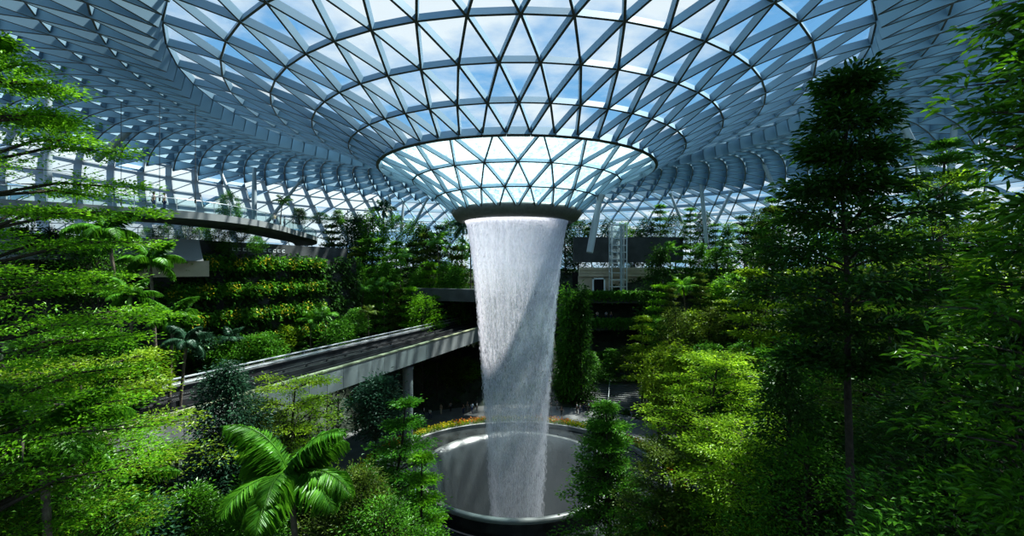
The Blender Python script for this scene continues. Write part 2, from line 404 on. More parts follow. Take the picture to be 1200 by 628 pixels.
def build_water():
    ztop = RH[0]-1.0; zbot = -6.0
    t = thing('waterfall', 'tall round curtain of falling white water dropping from the roof oculus', 'waterfall', (CX, CY, 0))
    def prof(z):
        u = np.clip((ztop-z)/(ztop-2.5), 0, 1.4)
        return 5.45-2.62*u**.66
    def shell(k, mat, name):
        nz, na = 60, 128
        Z = np.linspace(ztop, zbot, nz); A = np.linspace(0, 2*PI, na+1)
        Rz = prof(Z)+k*(.25+.5*(ztop-Z)/28)
        v = np.stack([Rz[:,None]*np.cos(A), Rz[:,None]*np.sin(A), np.repeat(Z[:,None], na+1, 1)], -1)
        idx = np.arange(nz*(na+1)).reshape(nz, na+1)
        q = np.stack([idx[:-1,:-1], idx[1:,:-1], idx[1:,1:], idx[:-1,1:]], -1).reshape(-1, 4)
        b = MB(); b.add(v.reshape(-1, 3), q); me = b.mesh(name, mat, True)
        U = np.stack([np.repeat(A[None,:]/(2*PI), nz, 0), np.repeat(((ztop-Z)/(ztop-zbot))[:,None], na+1, 1)], -1).reshape(-1, 2)
        uvl = me.uv_layers.new(name='UVMap'); li = np.zeros(len(me.loops), np.int32); me.loops.foreach_get('vertex_index', li)
        uvl.data.foreach_set('uv', U[li].astype(np.float32).ravel())
        o = link(name, me, t); o['kind'] = 'stuff'
    shell(0, watermat('water_sheet_a', .02, .50, (.80, .80, .90), (150, 14), (.40, .68)), 'water_sheet')
    shell(.55, watermat('water_sheet_b', .0, .26, (.80, .82, .88), (230, 60), (.45, .65)), 'water_veil')
    shell(-1.0, watermat('water_sheet_c', .10, .34, (.62, .70, .74), (50, 3), (.40, .62)), 'inner_veil')
    # broken strings of drops
    rng = np.random.default_rng(11); n = 52000
    z = ztop-(ztop+5.0)*rng.uniform(.02, 1, n)**1.6
    a = np.floor(rng.uniform(0, 1, n)*230)/230*2*PI+rng.normal(0, .006, n)
    r = prof(z)+np.clip(rng.normal(0, .07, n), -.16, .16)*(1+2.0*(ztop-z)/28)
    P = np.stack([r*np.cos(a), r*np.sin(a), z], -1)
    Lh = rng.uniform(.05, .20, n)*(1+.8*(ztop-z)/28); wd = rng.uniform(.010, .024, n)
    tn = np.stack([-np.sin(a), np.cos(a), 0*a], -1)*wd[:,None]; rd = np.stack([np.cos(a), np.sin(a), 0*a], -1)*wd[:,None]
    up = np.zeros((n, 3)); up[:, 2] = Lh
    V = np.stack([P+up, P+tn, P+rd, P-tn, P-rd, P-up], 1)
    o8 = (np.arange(n)*6)[:,None,None]+np.array([[0,1,2],[0,2,3],[0,3,4],[0,4,1],[5,2,1],[5,3,2],[5,4,3],[5,1,4]])[None]
    b = MB(); b.add(V.reshape(-1, 3), o8.reshape(-1, 3))
    o = link('falling_drops', b.mesh('falling_drops', M['drop']), t); o['kind'] = 'stuff'
def dropmat():
    m, nt, N, L = new_mat('drop'); out = N.new('ShaderNodeOutputMaterial'); d = N.new('ShaderNodeBsdfDiffuse'); tl = N.new('ShaderNodeBsdfTranslucent'); mx = N.new('ShaderNodeMixShader')
    d.inputs[0].default_value = (.9, .9, .95, 1); tl.inputs[0].default_value = (.9, .9, .95, 1); L.new(d.outputs[0], mx.inputs[1]); L.new(tl.outputs[0], mx.inputs[2])
    tr = N.new('ShaderNodeBsdfTransparent'); m2 = N.new('ShaderNodeMixShader'); m2.inputs[0].default_value = .5; L.new(tr.outputs[0], m2.inputs[1]); L.new(mx.outputs[0], m2.inputs[2]); L.new(m2.outputs[0], out.inputs[0]); return m
M['drop'] = dropmat()
build_water()
def build_mist():
    m, nt, N, L = new_mat('mist'); out = N.new('ShaderNodeOutputMaterial'); v = N.new('ShaderNodeVolumeScatter')
    v.inputs['Color'].default_value = (.85, .93, 1, 1); v.inputs['Density'].default_value = .014; L.new(v.outputs[0], out.inputs['Volume'])
    b = MB(); b.lathe([(.01, -9), (6.4, -9), (8.2, -1), (9.4, 2.2), (7.5, 4), (5.5, 7), (4, 11), (.01, 12)], 48)
    o = link('spray_mist', b.mesh('spray_mist', m), None, (CX, CY, 0)); tag(o, 'pale spray mist hanging around the foot of the waterfall', 'mist'); o['kind'] = 'stuff'
build_mist()

# ------------------------------------------------------------------ bridge
def build_bridge():
    t0, t1 = -26, 60; W = 8.0; zt = 14.8; zb = 12.65
    t = thing('guideway_bridge', 'concrete train guideway bridge crossing behind the trees into the tunnel', 'bridge', (N0.x, N0.y, 0), math.atan2(BD.y, BD.x))
    def B(mi_s, name, mat, boxes):
        b = MB()
        for lo, hi in boxes: b.box(lo, hi)
        return link(name, b.mesh(name, mat), t)
    # local x runs along the bridge, local y to its left
    B(0, 'deck', M['track'], [((t0, .3, zt-1.35), (t1, W-.3, zt-1.0))])
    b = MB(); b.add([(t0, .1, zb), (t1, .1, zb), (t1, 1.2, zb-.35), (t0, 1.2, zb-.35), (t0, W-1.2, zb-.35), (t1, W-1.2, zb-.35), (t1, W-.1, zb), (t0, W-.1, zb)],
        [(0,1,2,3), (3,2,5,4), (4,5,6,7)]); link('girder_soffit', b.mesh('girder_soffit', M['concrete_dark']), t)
    par = MB(); x = t0
    while x < t1:
        par.box((x+.02, 0, zb), (min(x+2.1, t1)-.02, .32, zt-.12)); x += 2.1
    fp = link('side_panel', par.mesh('side_panel', M['panel']), t)
    B(0, 'panel_backing', M['joint'], [((t0, .03, zb+.02), (t1, .30, zt-.2)), ((t0, W-.3, zb), (t1, W, zt-.2))])
    B(0, 'coping', M['lichen'], [((t0, -.06, zt-.12), (t1, .42, zt))])
    B(0, 'walkway', M['concrete'], [((t0, W-.35, zt-.2), (t1, W+.1, zt+.05))])
    B(0, 'parapet', M['track'], [((t0, W-.6, zt-1.0), (t1, W-.3, zt-.2))])
    B(0, 'running_pad', M['runway'], [((t0, y-.35, zt-1.0), (t1, y+.35, zt-.75)) for y in (1.3, 3.1, 4.6, 6.4)])
    B(0, 'guide_rail', M['rail_dark'], [((t0, y-.09, zt-.55), (t1, y+.09, zt-.35)) for y in (.75, 2.2, 5.5)]+[((t0, 3.7, zt-1), (t1, 3.95, zt-.3))])
    r = MB(); r.box((-.08, -.07, zt-1.0), (.08, .07, zt-.4)); bm_ = r.mesh('rail_bracket', M['rail_dark'])
    for k in range(30):
        for y in (.75, 2.2, 5.5): link('rail_bracket', bm_, t, (t0+2.8*k+1, y, 0))
    h = MB(); h.tube([(t0, W-.15, zt+.35), (t1, W-.15, zt+.35)], .09, 8); h.tube([(t0, W-.75, zt+.05), (t1, W-.75, zt+.05)], .06, 6)
    hr_ = link('handrail', h.mesh('handrail', M['rail']), t)
    h = MB(); h.tube([(0, 0, -.1), (0, 0, .35)], .05, 6); pm = h.mesh('handrail_post', M['rail'])
    for k in range(int((t1-t0)/2.5)): link('handrail_post', pm, hr_, (t0+2.5*k, W-.15, zt))
    for k, tt in enumerate((28.6, 3.0)):
        p = br(tt, 1.3); zg = tz(p.x, p.y)
        q = thing('bridge_pier', ('round concrete pier under the bridge beside the basin', 'round concrete pier under the bridge hidden low among the left trees')[k], 'pier', (p.x, p.y, zg-.3))
        m = MB(); m.tube([(0, 0, 0), (0, 0, zb-.3-zg)], .62, 24); ps = link('pier_shaft', m.mesh('pier_shaft', M['panel'], True), q)
        m = MB(); m.lathe([(.63, zb-.7-zg), (.72, zb-.25-zg), (0.01, zb-.25-zg)], 24); link('pier_head', m.mesh('pier_head', M['panel'], True), ps)
    # tunnel portal
    g = MB(); Mx = Matrix.Translation((N0.x, N0.y, 0)) @ Matrix.Rotation(math.atan2(BD.y, BD.x), 4, 'Z')
    g.box((47.5, W+.5, 9), (49, W+2.2, 19.2), Mx); g.box((47.5, -2.4, 9), (49, -.6, 19.2), Mx); g.box((47.2, -4, 18.6), (49, W+5, 20.6), Mx)
    g.box((47.8, W+2.2, 9), (48.8, W+7, 18.8), Mx)
    struct('wall_portal', g.mesh('wall_portal', M['concrete_dark']))
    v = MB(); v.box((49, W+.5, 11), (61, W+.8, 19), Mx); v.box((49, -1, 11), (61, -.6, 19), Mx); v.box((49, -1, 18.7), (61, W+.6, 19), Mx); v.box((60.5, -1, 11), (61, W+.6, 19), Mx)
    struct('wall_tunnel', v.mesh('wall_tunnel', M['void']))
build_bridge()

# ------------------------------------------------------------------ terraces, buildings
def build_west():
    E = [(-46, 33), (-38.5, 37.5), (-34.7, 41), (-30.6, 45), (-29.0, 52), (-29.8, 60), (-31.5, 68), (-34, 80), (-39, 92)]
    # smooth the edge
    P = np.array(E, float); tt = np.linspace(0, len(P)-1, 60); i = np.clip(tt.astype(int), 0, len(P)-2); f = tt-i
    Pm = P[np.clip(i-1, 0, None)]; P0_ = P[i]; P1_ = P[i+1]; P2_ = P[np.clip(i+2, None, len(P)-1)]
    f = f[:,None]; S = .5*((2*P0_)+(-Pm+P1_)*f+(2*Pm-5*P0_+4*P1_-P2_)*f**2+(-Pm+3*P0_-3*P1_+P2_)*f**3)
    n = len(S); z0, z1 = 28.75, 29.45
    inn = S+np.array([-4.6, .6]); sof = S+np.array([-1.0, 0])
    slab = MB()
    def strip(b, a, za, c, zc, mi=0):
        V = np.concatenate([np.c_[a, np.full(n, za)], np.c_[c, np.full(n, zc)]]); k = np.arange(n-1)
        b.add(V, np.stack([k, k+1, k+1+n, k+n], 1), mi)
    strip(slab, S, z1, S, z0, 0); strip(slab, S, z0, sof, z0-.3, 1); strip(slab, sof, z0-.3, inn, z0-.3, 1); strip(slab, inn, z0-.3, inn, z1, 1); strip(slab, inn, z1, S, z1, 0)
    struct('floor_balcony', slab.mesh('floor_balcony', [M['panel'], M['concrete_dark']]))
    r = thing('glass_balustrade', 'long curved glass balustrade along the upper balcony edge', 'balustrade', (0, 0, 0))
    g = MB(); Si = S+np.array([-.12, 0]); strip(g, Si, z1+.02, Si, z1+1.05); link('glass_panel', g.mesh('glass_panel', M['railglass']), r)
    h = MB(); h.tube([(x, y, z1+1.12) for x, y in Si], .045, 6)
    tr_ = link('top_rail', h.mesh('top_rail', M['rail']), r)
    h = MB(); h.tube([(0, 0, 0), (0, 0, 1.12)], .03, 6); pm = h.mesh('rail_post', M['rail'])
    for k in range(0, n, 2): link('rail_post', pm, tr_, (Si[k][0], Si[k][1], z1))
    # gallery below: sunlit parapet, beige wall, dark shop recess
    w = MB()
    a = Vector((-40.5, 36.0)); b = Vector((-31.2, 46.6)); dr = (b-a).normalized(); pl = Vector((-dr.y, dr.x))
    def wall(b_, p, q, za, zb_, th=.4, mi=0):
        n_ = Vector((-(q-p).y, (q-p).x)).normalized()*th
        vv = [(p.x, p.y, za), (q.x, q.y, za), (q.x+n_.x, q.y+n_.y, za), (p.x+n_.x, p.y+n_.y, za)]
        vv += [(x, y, zb_) for x, y, _ in vv]
        b_.add(vv, [(0,3,2,1),(4,5,6,7),(0,1,5,4),(1,2,6,5),(2,3,7,6),(3,0,4,7)], mi)
    bk = pl*1.5; vv = [(a.x, a.y, 24.7), (b.x, b.y, 24.7), (b.x+bk.x, b.y+bk.y, 24.7), (a.x+bk.x, a.y+bk.y, 24.7), (a.x+bk.x, a.y+bk.y, 26.9), (b.x+bk.x, b.y+bk.y, 26.9)]
    w.add(vv, [(0,1,5,4), (0,3,2,1)]); w.add(vv, [(1,2,5), (0,4,3)]); struct('wall_gallery', w.mesh('wall_gallery', M['panel']))
    w = MB(); a2 = a+pl*1.8; b2 = b+pl*1.8+dr*1.0
    wall(w, a2, b2, 23.1, 24.75); struct('wall_beige', w.mesh('wall_beige', M['beige']))
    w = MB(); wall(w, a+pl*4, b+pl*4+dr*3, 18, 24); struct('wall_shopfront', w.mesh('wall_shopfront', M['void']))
    # back wall below the balcony and sign
    w = MB(); p = br(11.5, 20.2); q = br(40, 20.2); wall(w, Vector((p.x, p.y)), Vector((q.x, q.y)), 14, 27.1)
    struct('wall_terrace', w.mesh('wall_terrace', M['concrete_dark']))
    sg_ = thing('wall_sign', 'small row of pale letters on the dark wall under the balcony', 'sign', (0, 0, 0))
    for k, L_ in enumerate((.5, .5, .5, .5, .5, 0, .5, .5, .5, .5, .5)):
        if not L_: continue
        sg = MB()
        p = br(20.2+.72*k, 20.1); e = p+BD*.46
        for zz in ((26.05, 26.13), (26.35, 26.43)):
            sg.add([(p.x, p.y, zz[0]), (e.x, e.y, zz[0]), (e.x, e.y, zz[1]), (p.x, p.y, zz[1])], [(0,1,2,3)])
        e2 = p+BD*.12; sg.add([(p.x, p.y, 26.05), (e2.x, e2.y, 26.05), (e2.x, e2.y, 26.43), (p.x, p.y, 26.43)], [(0,1,2,3)])
        link('letter', sg.mesh('letter', M['sign']), sg_)
    r2 = thing('terrace_railing', 'thin dark metal railing along the lower terrace under the balcony', 'railing', (0, 0, 0))
    h = MB(); rp = MB(); rp.tube([(0, 0, 0), (0, 0, 1)], .03, 6); pm = rp.mesh('rail_post', M['column'])
    A = [(-41.5, 37.1, 26.9), (-32.3, 47.6, 26.9)]
    for zz in (.45, .95): h.tube([(A[0][0], A[0][1], A[0][2]+zz), (A[1][0], A[1][1], A[1][2]+zz)], .035, 6)
    for k in range(15):
        u = k/14; x = A[0][0]+(A[1][0]-A[0][0])*u; y = A[0][1]+(A[1][1]-A[0][1])*u; link('rail_post', pm, r2, (x, y, 26.9))
    link('top_rail', h.mesh('top_rail', M['column']), r2)
    # planted wall
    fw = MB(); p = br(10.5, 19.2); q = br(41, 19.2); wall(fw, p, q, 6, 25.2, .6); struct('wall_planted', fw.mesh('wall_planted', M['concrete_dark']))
    rng = np.random.default_rng(8); n = 22000
    t_ = rng.uniform(10.5, 41, n); z = rng.uniform(8, 25.6, n); s_ = 19.1-np.abs(rng.normal(0, .35, n))
    P = np.stack([N0.x+BD.x*t_+BL.x*s_, N0.y+BD.y*t_+BL.y*s_, z], -1)
    out = np.array([-BL.x, -BL.y, .0]); A = out+rng.normal(0, .6, (n, 3)); A[:, 2] -= .4
    ok = (np.sin(t_*1.3+z*.9)+np.sin(z*2.1-t_*.5)+rng.normal(0, .7, n)) > -.5
    b = MB(); b.leaves(P[ok], A[ok], out+np.array([0, 0, .6]), rng.uniform(.3, .65, ok.sum()), .55)
    o = tag(link('climbing_ivy', b.mesh('climbing_ivy', M['L_dark'])), 'dark climbing foliage covering the planted wall below the balcony', 'ivy'); o['kind'] = 'stuff'
    for k, zz in enumerate((24.4, 21.4, 18.4, 15.4)):
        nm = ('topmost','second from the top','third from the top','lowest')[k]
        pt = thing('planter_trough', 'planter row of yellow flowers on the planted wall, %s' % nm, 'planter', (N0.x, N0.y, zz), math.atan2(BD.y, BD.x), 'planter rows on the green wall')
        u0, u1 = 13+(k % 2)*-1.5, 33
        m = MB(); m.box((u0, 18.5, -.35), (u1, 19.15, .1)); tg = link('trough', m.mesh('trough', M['concrete_dark']), pt)
        n = 3200; x = rng.uniform(u0, u1, n); P = np.stack([x, 18.45-np.abs(rng.normal(0, .35, n)), rng.normal(.1, .4, n)], -1)
        A = rng.normal(0, .6, (n, 3))+np.array([0, -1, -.3]); m = MB(); m.leaves(P, A, np.array([0, -.5, 1.0])+rng.normal(0, .3, (n, 3)), rng.uniform(.3, .6, n), .5)
        link('foliage', m.mesh('foliage', M['L_mid']), tg)
        n = 620; x = rng.uniform(u0, u1, n); x = x[(np.sin(x*1.7+k)+rng.normal(0, .5, n)) > .1]; n = len(x)
        P = np.stack([x, 17.9-np.abs(rng.normal(0, .25, n)), rng.normal(.25, .35, n)], -1); A = rng.normal(0, .5, (n, 3))+np.array([0, -.4, -.5])
        m = MB(); m.leaves(P, A, np.array([0, -1.0, .3])+rng.normal(0, .3, (n, 3)), rng.uniform(.16, .30, n), .6); link('flowers', m.mesh('flowers', M['yellow']), tg)['kind'] = 'stuff'
build_west()

def build_east():
    w = MB(); x0, x1, y = 13, 36, 97
    for za, zb_ in ((25.2, 30.5),): w.box((x0, y, za), (x1, y+1, zb_))
    struct('wall_back', w.mesh('wall_back', M['concrete_dark']))
    w = MB(); w.box((x0+1, y-.6, 22.2), (x1-4, y, 24.0)); w.box((x0+1, y-.9, 23.6), (x1-4, y-.6, 24.1)); w.box((x0+1, y-.75, 22.9), (x1-4, y-.6, 23.05)); w.box((x0+1, y, 19), (x1-4, y+.8, 22.3))
    struct('wall_pavilion', w.mesh('wall_pavilion', M['beige']))
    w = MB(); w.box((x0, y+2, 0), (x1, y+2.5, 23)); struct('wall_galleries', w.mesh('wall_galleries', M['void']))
    for k, zz in enumerate((19.0, 13.6, 7.0)):
        s = MB(); s.box((x0-1, y-5.5, zz-1.0), (x1, y+2, zz)); s.box((x0-1, y-5.5, zz-2.0), (x1, y-5.2, zz-.9)); struct('floor_gallery_%d' % (k+1), s.mesh('gallery', M['concrete_dark']))
        rng = np.random.default_rng(60+k); n = 5200
        P = np.stack([rng.uniform(x0-1, x1, n), y-5.5-np.abs(rng.normal(0, .3, n)), zz+.2-np.abs(rng.normal(0, .75, n))], -1); A = rng.normal(0, .7, (n, 3))+np.array([0, -.6, -.5])
        top = rng.random(n) < .35; P[top, 2] = zz+rng.uniform(0, .5, top.sum())
        b = MB(); b.leaves(P, A, np.array([0, -.6, 1.])+rng.normal(0, .3, (n, 3)), rng.uniform(.3, .6, n), .55)
        tag(link('trailing_hedge', b.mesh('trailing_hedge', M['L_mid'])), 'trailing hedge along the gallery edge right of the waterfall, %s of three' % ('topmost', 'middle', 'lowest')[k], 'hedge', 'hedges on the gallery edges')
    # lift tower with steel cage
    t = thing('lift_tower', 'pale steel lattice lift tower standing before the beige pavilion', 'tower', (21.6, 94, 19.0))
    m = MB()
    for sx in (-1, 1):
        for sy in (-1, 1): m.box((sx*1.5-.12, sy*1.2-.12, 0), (sx*1.5+.12, sy*1.2+.12, 13.8))
    link('corner_posts', m.mesh('corner_posts', M['rail']), t)
    m = MB()
    for k in range(10):
        zz = 1.2+k*1.4
        for sy in (-1, 1): m.box((-1.5, sy*1.2-.08, zz-.08), (1.5, sy*1.2+.08, zz+.08))
        for sx in (-1, 1): m.box((sx*1.5-.08, -1.2, zz-.08), (sx*1.5+.08, 1.2, zz+.08))
    link('lattice_bars', m.mesh('lattice_bars', M['rail']), t)
    m = MB(); m.box((-1.45, -1.15, 5.8), (.1, 1.1, 13.4)); link('glass_shaft', m.mesh('glass_shaft', M['liftglass']), t)
    m = MB(); m.box((.15, -1.5, -.5), (.6, -1.1, 13.6)); link('guide_mast', m.mesh('guide_mast', M['column']), t)
    g = thing('entrance_frame', 'small white doorway frame at the foot of the lift tower', 'frame', (17.6, 93.5, 19.0))
    m = MB(); m.box((-1.3, -.15, 0), (-1.0, .15, 3.0)); m.box((1.0, -.15, 0), (1.3, .15, 3.0)); m.box((-1.3, -.15, 2.7), (1.3, .15, 3.0)); link('portal_frame', m.mesh('portal_frame', M['sign']), g)
    m = MB(); m.box((-1.0, -.03, 0), (1.0, .03, 2.7)); link('dark_door', m.mesh('dark_door', M['void']), g)
    # stairs right of the basin
    s = thing('staircase', 'wide dark stone steps climbing from the plaza right of the waterfall', 'stairs', (15.5, 73.0, 1.15), math.radians(-14))
    m = MB()
    for k in range(14): m.box((-5, .62*k, 0 if k == 0 else .17*k-.02), (5.2, .62*(k+1)+ (0 if k < 13 else 2), .17*(k+1)))
    link('steps', m.mesh('steps', M['step']), s)
    for dx, lb in ((5.0, 'pale metal handrail running up the outer side of the stone steps'), (-.3, 'pale metal handrail running up the middle of the stone steps')):
        h = thing('handrail', lb, 'handrail', (15.5, 73.0, 1.15), math.radians(-14), 'stair handrails')
        m = MB(); m.tube([(dx, -.3, .95), (dx, .3, 1.1), (dx, 8.6, 3.4), (dx, 9.4, 3.4)], .06, 8); m.tube([(dx, .1, .55), (dx, 8.6, 2.9)], .04, 8); tr_ = link('top_rail', m.mesh('top_rail', M['rail']), h)
        m = MB(); m.tube([(0, 0, .1), (0, 0, 1.1)], .04, 8); pm = m.mesh('rail_post', M['rail'])
        for k in range(7): link('rail_post', pm, tr_, (dx, .3+1.38*k, .38*k))
M['liftglass'] = glassmat('lift_glass', (.75, .85, .88), .35, (.7, .8, .82))
build_east()

# ------------------------------------------------------------------ roof columns
def build_columns():
    L_ = [((57,98),(56,215),.3,'upright steel column rising behind the layered tree at the left edge'),
          ((158,147),(112,188),.42,'steep leaning steel strut between the left layered tree and white sunshades'),
          ((298,194),(298,262),.36,'upright steel column standing on the upper balcony'),
          ((258,200),(286,268),.30,'leaning steel strut on the balcony, left foot of the trio by the round tree'),
          ((356,207),(312,262),.30,'steel strut leaning right from the balcony edge beside the upright column'),
          ((436,232),(452,268),.30,'leftmost of four thin steel struts left of the oculus'),
          ((455,224),(461,268),.30,'second from left of four thin steel struts left of the oculus'),
          ((473,237),(470,272),.30,'third from left of four thin steel struts left of the oculus'),
          ((500,234),(479,276),.30,'steel strut nearest the oculus on its left, leaning right'),
          ((703,232),(691,296),.34,'steel strut just right of the oculus, leaning right'),
          ((786,228),(800,262),.30,'short steel strut above the right hillside between lift tower and dark treetops'),
          ((821,210),(828,285),.36,'tall upright steel column above the right hillside palms'),
          ((856,226),(838,262),.30,'thin steel strut leaning right behind the tall right hillside column'),
          ((892,185),(908,222),.30,'thin steel strut emerging just left of the tall dark tree'),
          ((996,144),(1082,222),.34,'long pale strut leaning left, emerging behind the tall dark tree'),
          ((1042,112),(1094,222),.36,'thick pale strut leaning left above the airy tree on the right'),
          ((1119,138),(1113,215),.34,'nearly upright steel column half hidden by the large-leaved right edge tree'),
          ((1150,8),(1225,55),.34,'steel strut crossing the upper right corner behind the leaves')]
    for (tp, bt, r, lb) in L_:
        p = ray_roof(*tp); q = at(bt[0], bt[1], p.y*.985)
        t = thing('steel_strut', lb, 'strut', q)
        m = MB(); v = p-q; m.tube([(0, 0, 0), v*.5, v], [r, r*1.1, r*.8], 16); link('shaft', m.mesh('shaft', M['column'], True), t)
        m = MB(); u = v.normalized(); m.tube([v-u*.5, v+u*.3], [r*.8, r*1.5], 16); link('head_plate', m.mesh('head_plate', M['column'], True), t)
build_columns()
for px, y1 in ((142, 235), (229, 232), (187, 230)):
    p = ray_roof(px, 110); q = at(px, y1, p.y)
    t = thing('hanging_cable', 'thin dark cable hanging from the roof over the balcony, %s' % {142:'leftmost', 187:'middle one of three', 229:'rightmost of three'}[px], 'cable', q)
    m = MB(); m.tube([(0, 0, 0), tuple(p-q)], .03, 5); link('wire', m.mesh('wire', M['steel_dark']), t)
    m = MB(); m.tube([(0, 0, -.5), (0, 0, 0)], .08, 8); link('end_weight', m.mesh('end_weight', M['steel_dark']), t)

# ------------------------------------------------------------------ plants
def tree_geo(kind, H, R, zb, ncl, nleaf, leaf, seed, rc=.6, trunk_r=.16, w=.45, full=False, prof=None, nt=8, lean=(0, 0), flat=.26):
    """returns wood MB and leaf MB; base at the origin, crown from zb to H with radius R"""
    rng = np.random.default_rng(seed); wd = MB(); lf = MB()
    lean = np.array([lean[0], lean[1]])
    zz = np.linspace(0, H*.96, 7)
    wob = np.cumsum(rng.normal(0, .012*H, (7, 2)), 0)*(np.arange(7)/6)[:,None]; wob[0] = 0
    axis = lambda z: np.array([np.interp(z, zz, wob[:,0]+lean[0]*zz/H), np.interp(z, zz, wob[:,1]+lean[1]*zz/H)]).T
    wd.tube([(*axis(z), z) for z in zz], trunk_r*np.linspace(1, .22, 7), 9)
    PP = []; AA = []; NN_ = []
    def sample(cent, outd, flat, m, up):
        k = len(cent)
        p = cent[:,None,:]+rng.normal(0, 1, (k, m, 3))*rc*np.array([.55, .55, .55*flat])
        loc = p-cent[:,None,:]
        a = loc*1.0/rc+outd[:,None,:]*.6+rng.normal(0, .35, (k, m, 3)); a[...,2] = a[...,2]*.6+up
        nn = np.array([0, 0, 1.0])+rng.normal(0, .35, (k, m, 3))
        PP.append(p.reshape(-1, 3)); AA.append(a.reshape(-1, 3)); NN_.append(nn.reshape(-1, 3))
    if kind == 'tier':
        cents = []; outs = []
        per = max(1, ncl//(nt*6))
        for i in range(nt):
            u = i/(nt-1) if nt > 1 else 0; z = zb+(H-zb)*u*.97
            pr = prof(u) if prof else (1-u)**.75*.95+.08
            ri = R*pr*rng.uniform(.8, 1.1); nb = int(rng.integers(5, 8)); a0 = rng.uniform(0, 6.28)
            for j in range(nb):
                a = a0+j/nb*2*PI+rng.normal(0, .2); rl = ri*rng.uniform(.65, 1.05); d = np.array([math.cos(a), math.sin(a)])
                c0 = axis(z); rise = rng.uniform(.02, .2)*rl; e = c0+d*rl; z1 = z+rng.normal(0, .06*(H-zb)/nt)
                mid = c0+d*rl*.5+rng.normal(0, .05*rl, 2)
                wd.tube([(*c0, z1-.1*rl), (*mid, z1+rise*.8), (*e, z1+rise)], [trunk_r*.28*(1-.6*u)+.008, trunk_r*.16+.006, .006], 5, cap=False)
                t = rng.uniform(.22, 1.0, per)**.75
                sp = rng.normal(0, .20, per)*rl*(.35+.65*t); pp = np.array([-d[1], d[0]])
                xy = c0+d*rl*t[:,None]+pp*sp[:,None]
                zc = z1+rise*np.sin(t*1.4)+rng.normal(0, .05, per)*rc-.05*np.abs(sp)
                cents.append(np.c_[xy, zc]); outs.append(np.c_[np.repeat(d[None], per, 0), np.zeros(per)])
                for q in range(0, per, 3):
                    tt = max(.1, t[q]-.2); b0 = c0+d*rl*tt
                    wd.tube([(*b0, z1+rise*math.sin(tt*1.4)), tuple(cents[-1][q])], [.012, .005], 4, cap=False)
        cent = np.concatenate(cents); outd = np.concatenate(outs)
        sample(cent, outd, flat, max(1, nleaf//len(cent)), .12)
    else:
        u = rng.uniform(0, 1, ncl); a = rng.uniform(0, 2*PI, ncl)
        if prof is None:
            prof = (lambda v: np.sin(np.clip(v, 0, 1)**.75*PI)**.6) if kind == 'round' else (lambda v: np.clip(np.minimum((v+.06)*6, 1)*(1-v)**.62+.06, 0, 1))
        ph = rng.uniform(0, 6.28, 3)
        lump = 1+.22*np.sin(3*a+ph[0]+4*u)+.16*np.sin(5*a-7*u+ph[1])
        rad = R*prof(u)*lump*np.sqrt(rng.uniform(.3, 1, ncl))
        z = zb+(H-zb)*u; ax = axis(z)
        cent = np.c_[ax[:,0]+rad*np.cos(a), ax[:,1]+rad*np.sin(a), z+rng.normal(0, .1*rc, ncl)]
        outd = np.c_[np.cos(a), np.sin(a), np.full(ncl, -.15 if kind == 'cone' else .2)]
        for q in range(0, ncl, 3):
            zs = max(.05*H, z[q]-rad[q]*rng.uniform(.35, .8)); c0 = axis(zs)
            wd.tube([(*c0, zs), ((c0[0]+cent[q][0])/2, (c0[1]+cent[q][1])/2, (zs+z[q])/2-.05*rad[q]), tuple(cent[q])], [trunk_r*.22+.008, trunk_r*.13+.005, .006], 5, cap=False)
        sample(cent, outd, .8, max(1, nleaf//ncl), -.12 if kind == 'cone' else .15)
    P = np.concatenate(PP); A = np.concatenate(AA); N_ = np.concatenate(NN_)
    lf.leaves(P, A, N_, leaf*rng.uniform(.65, 1.25, len(P)), w, full=full, droop=.18 if full else .1)
    return wd, lf

def palm_geo(H, nf, FL, seed, near=False, droop=1.0, up=.5):
    rng = np.random.default_rng(seed); tr = MB(); fr = []
    bend = rng.normal(0, .04*H, 2); k = np.linspace(0, 1, 8)
    tr.tube([(bend[0]*u*u, bend[1]*u*u, H*u) for u in k], np.interp(k, [0, .1, .8, 1], [.22, .16, .12, .13])*(FL/3.2)**.5, 12)
    top = np.array([bend[0], bend[1], H])
    ns = 56 if near else 14
    for i in range(nf):
        m = MB(); az = i*2.399+rng.normal(0, .15); el = math.radians(rng.uniform(22, 50) if i % 4 else rng.uniform(70, 84)) if i < nf*.8 else math.radians(rng.uniform(-15, 15))
        L = FL*rng.uniform(.85, 1.1); d = np.array([math.cos(az), math.sin(az), 0]); p = top.copy(); pts = [p.copy()]; e = el
        for q in range(14):
            e -= droop*(.055+.12*(q/14)**1.2)
            p = p+(d*math.cos(e)+np.array([0, 0, math.sin(e)]))*L/14; pts.append(p.copy())
        pts = np.array(pts); m.tube(pts, np.linspace(.035, .006, 15)*(FL/3), 5, cap=False)
        tt = np.linspace(.12, 1.0, ns); ii = tt*14; lo = np.clip(ii.astype(int), 0, 13); ff = (ii-lo)[:,None]
        Pt = pts[lo]*(1-ff)+pts[lo+1]*ff; T = nrm(pts[lo+1]-pts[lo]); S = nrm(np.cross(T, [0, 0, 1.0])); U = np.cross(S, T)
        ln = L*.30*np.sin(np.clip(tt*.9+.14, 0, 1)*PI)**.6+.03*L
        for sg in (-1, 1):
            A = S*sg*.9+T*.55+np.array([0, 0, -.5*droop])+U*.15+rng.normal(0, .06, (ns, 3))
            m.leaves(Pt, A, U+rng.normal(0, .12, (ns, 3)), ln*rng.uniform(.85, 1.1, ns), .13 if near else .28, fold=.02, droop=.4*droop, full=near)
        fr.append(m)
    return tr, fr, top

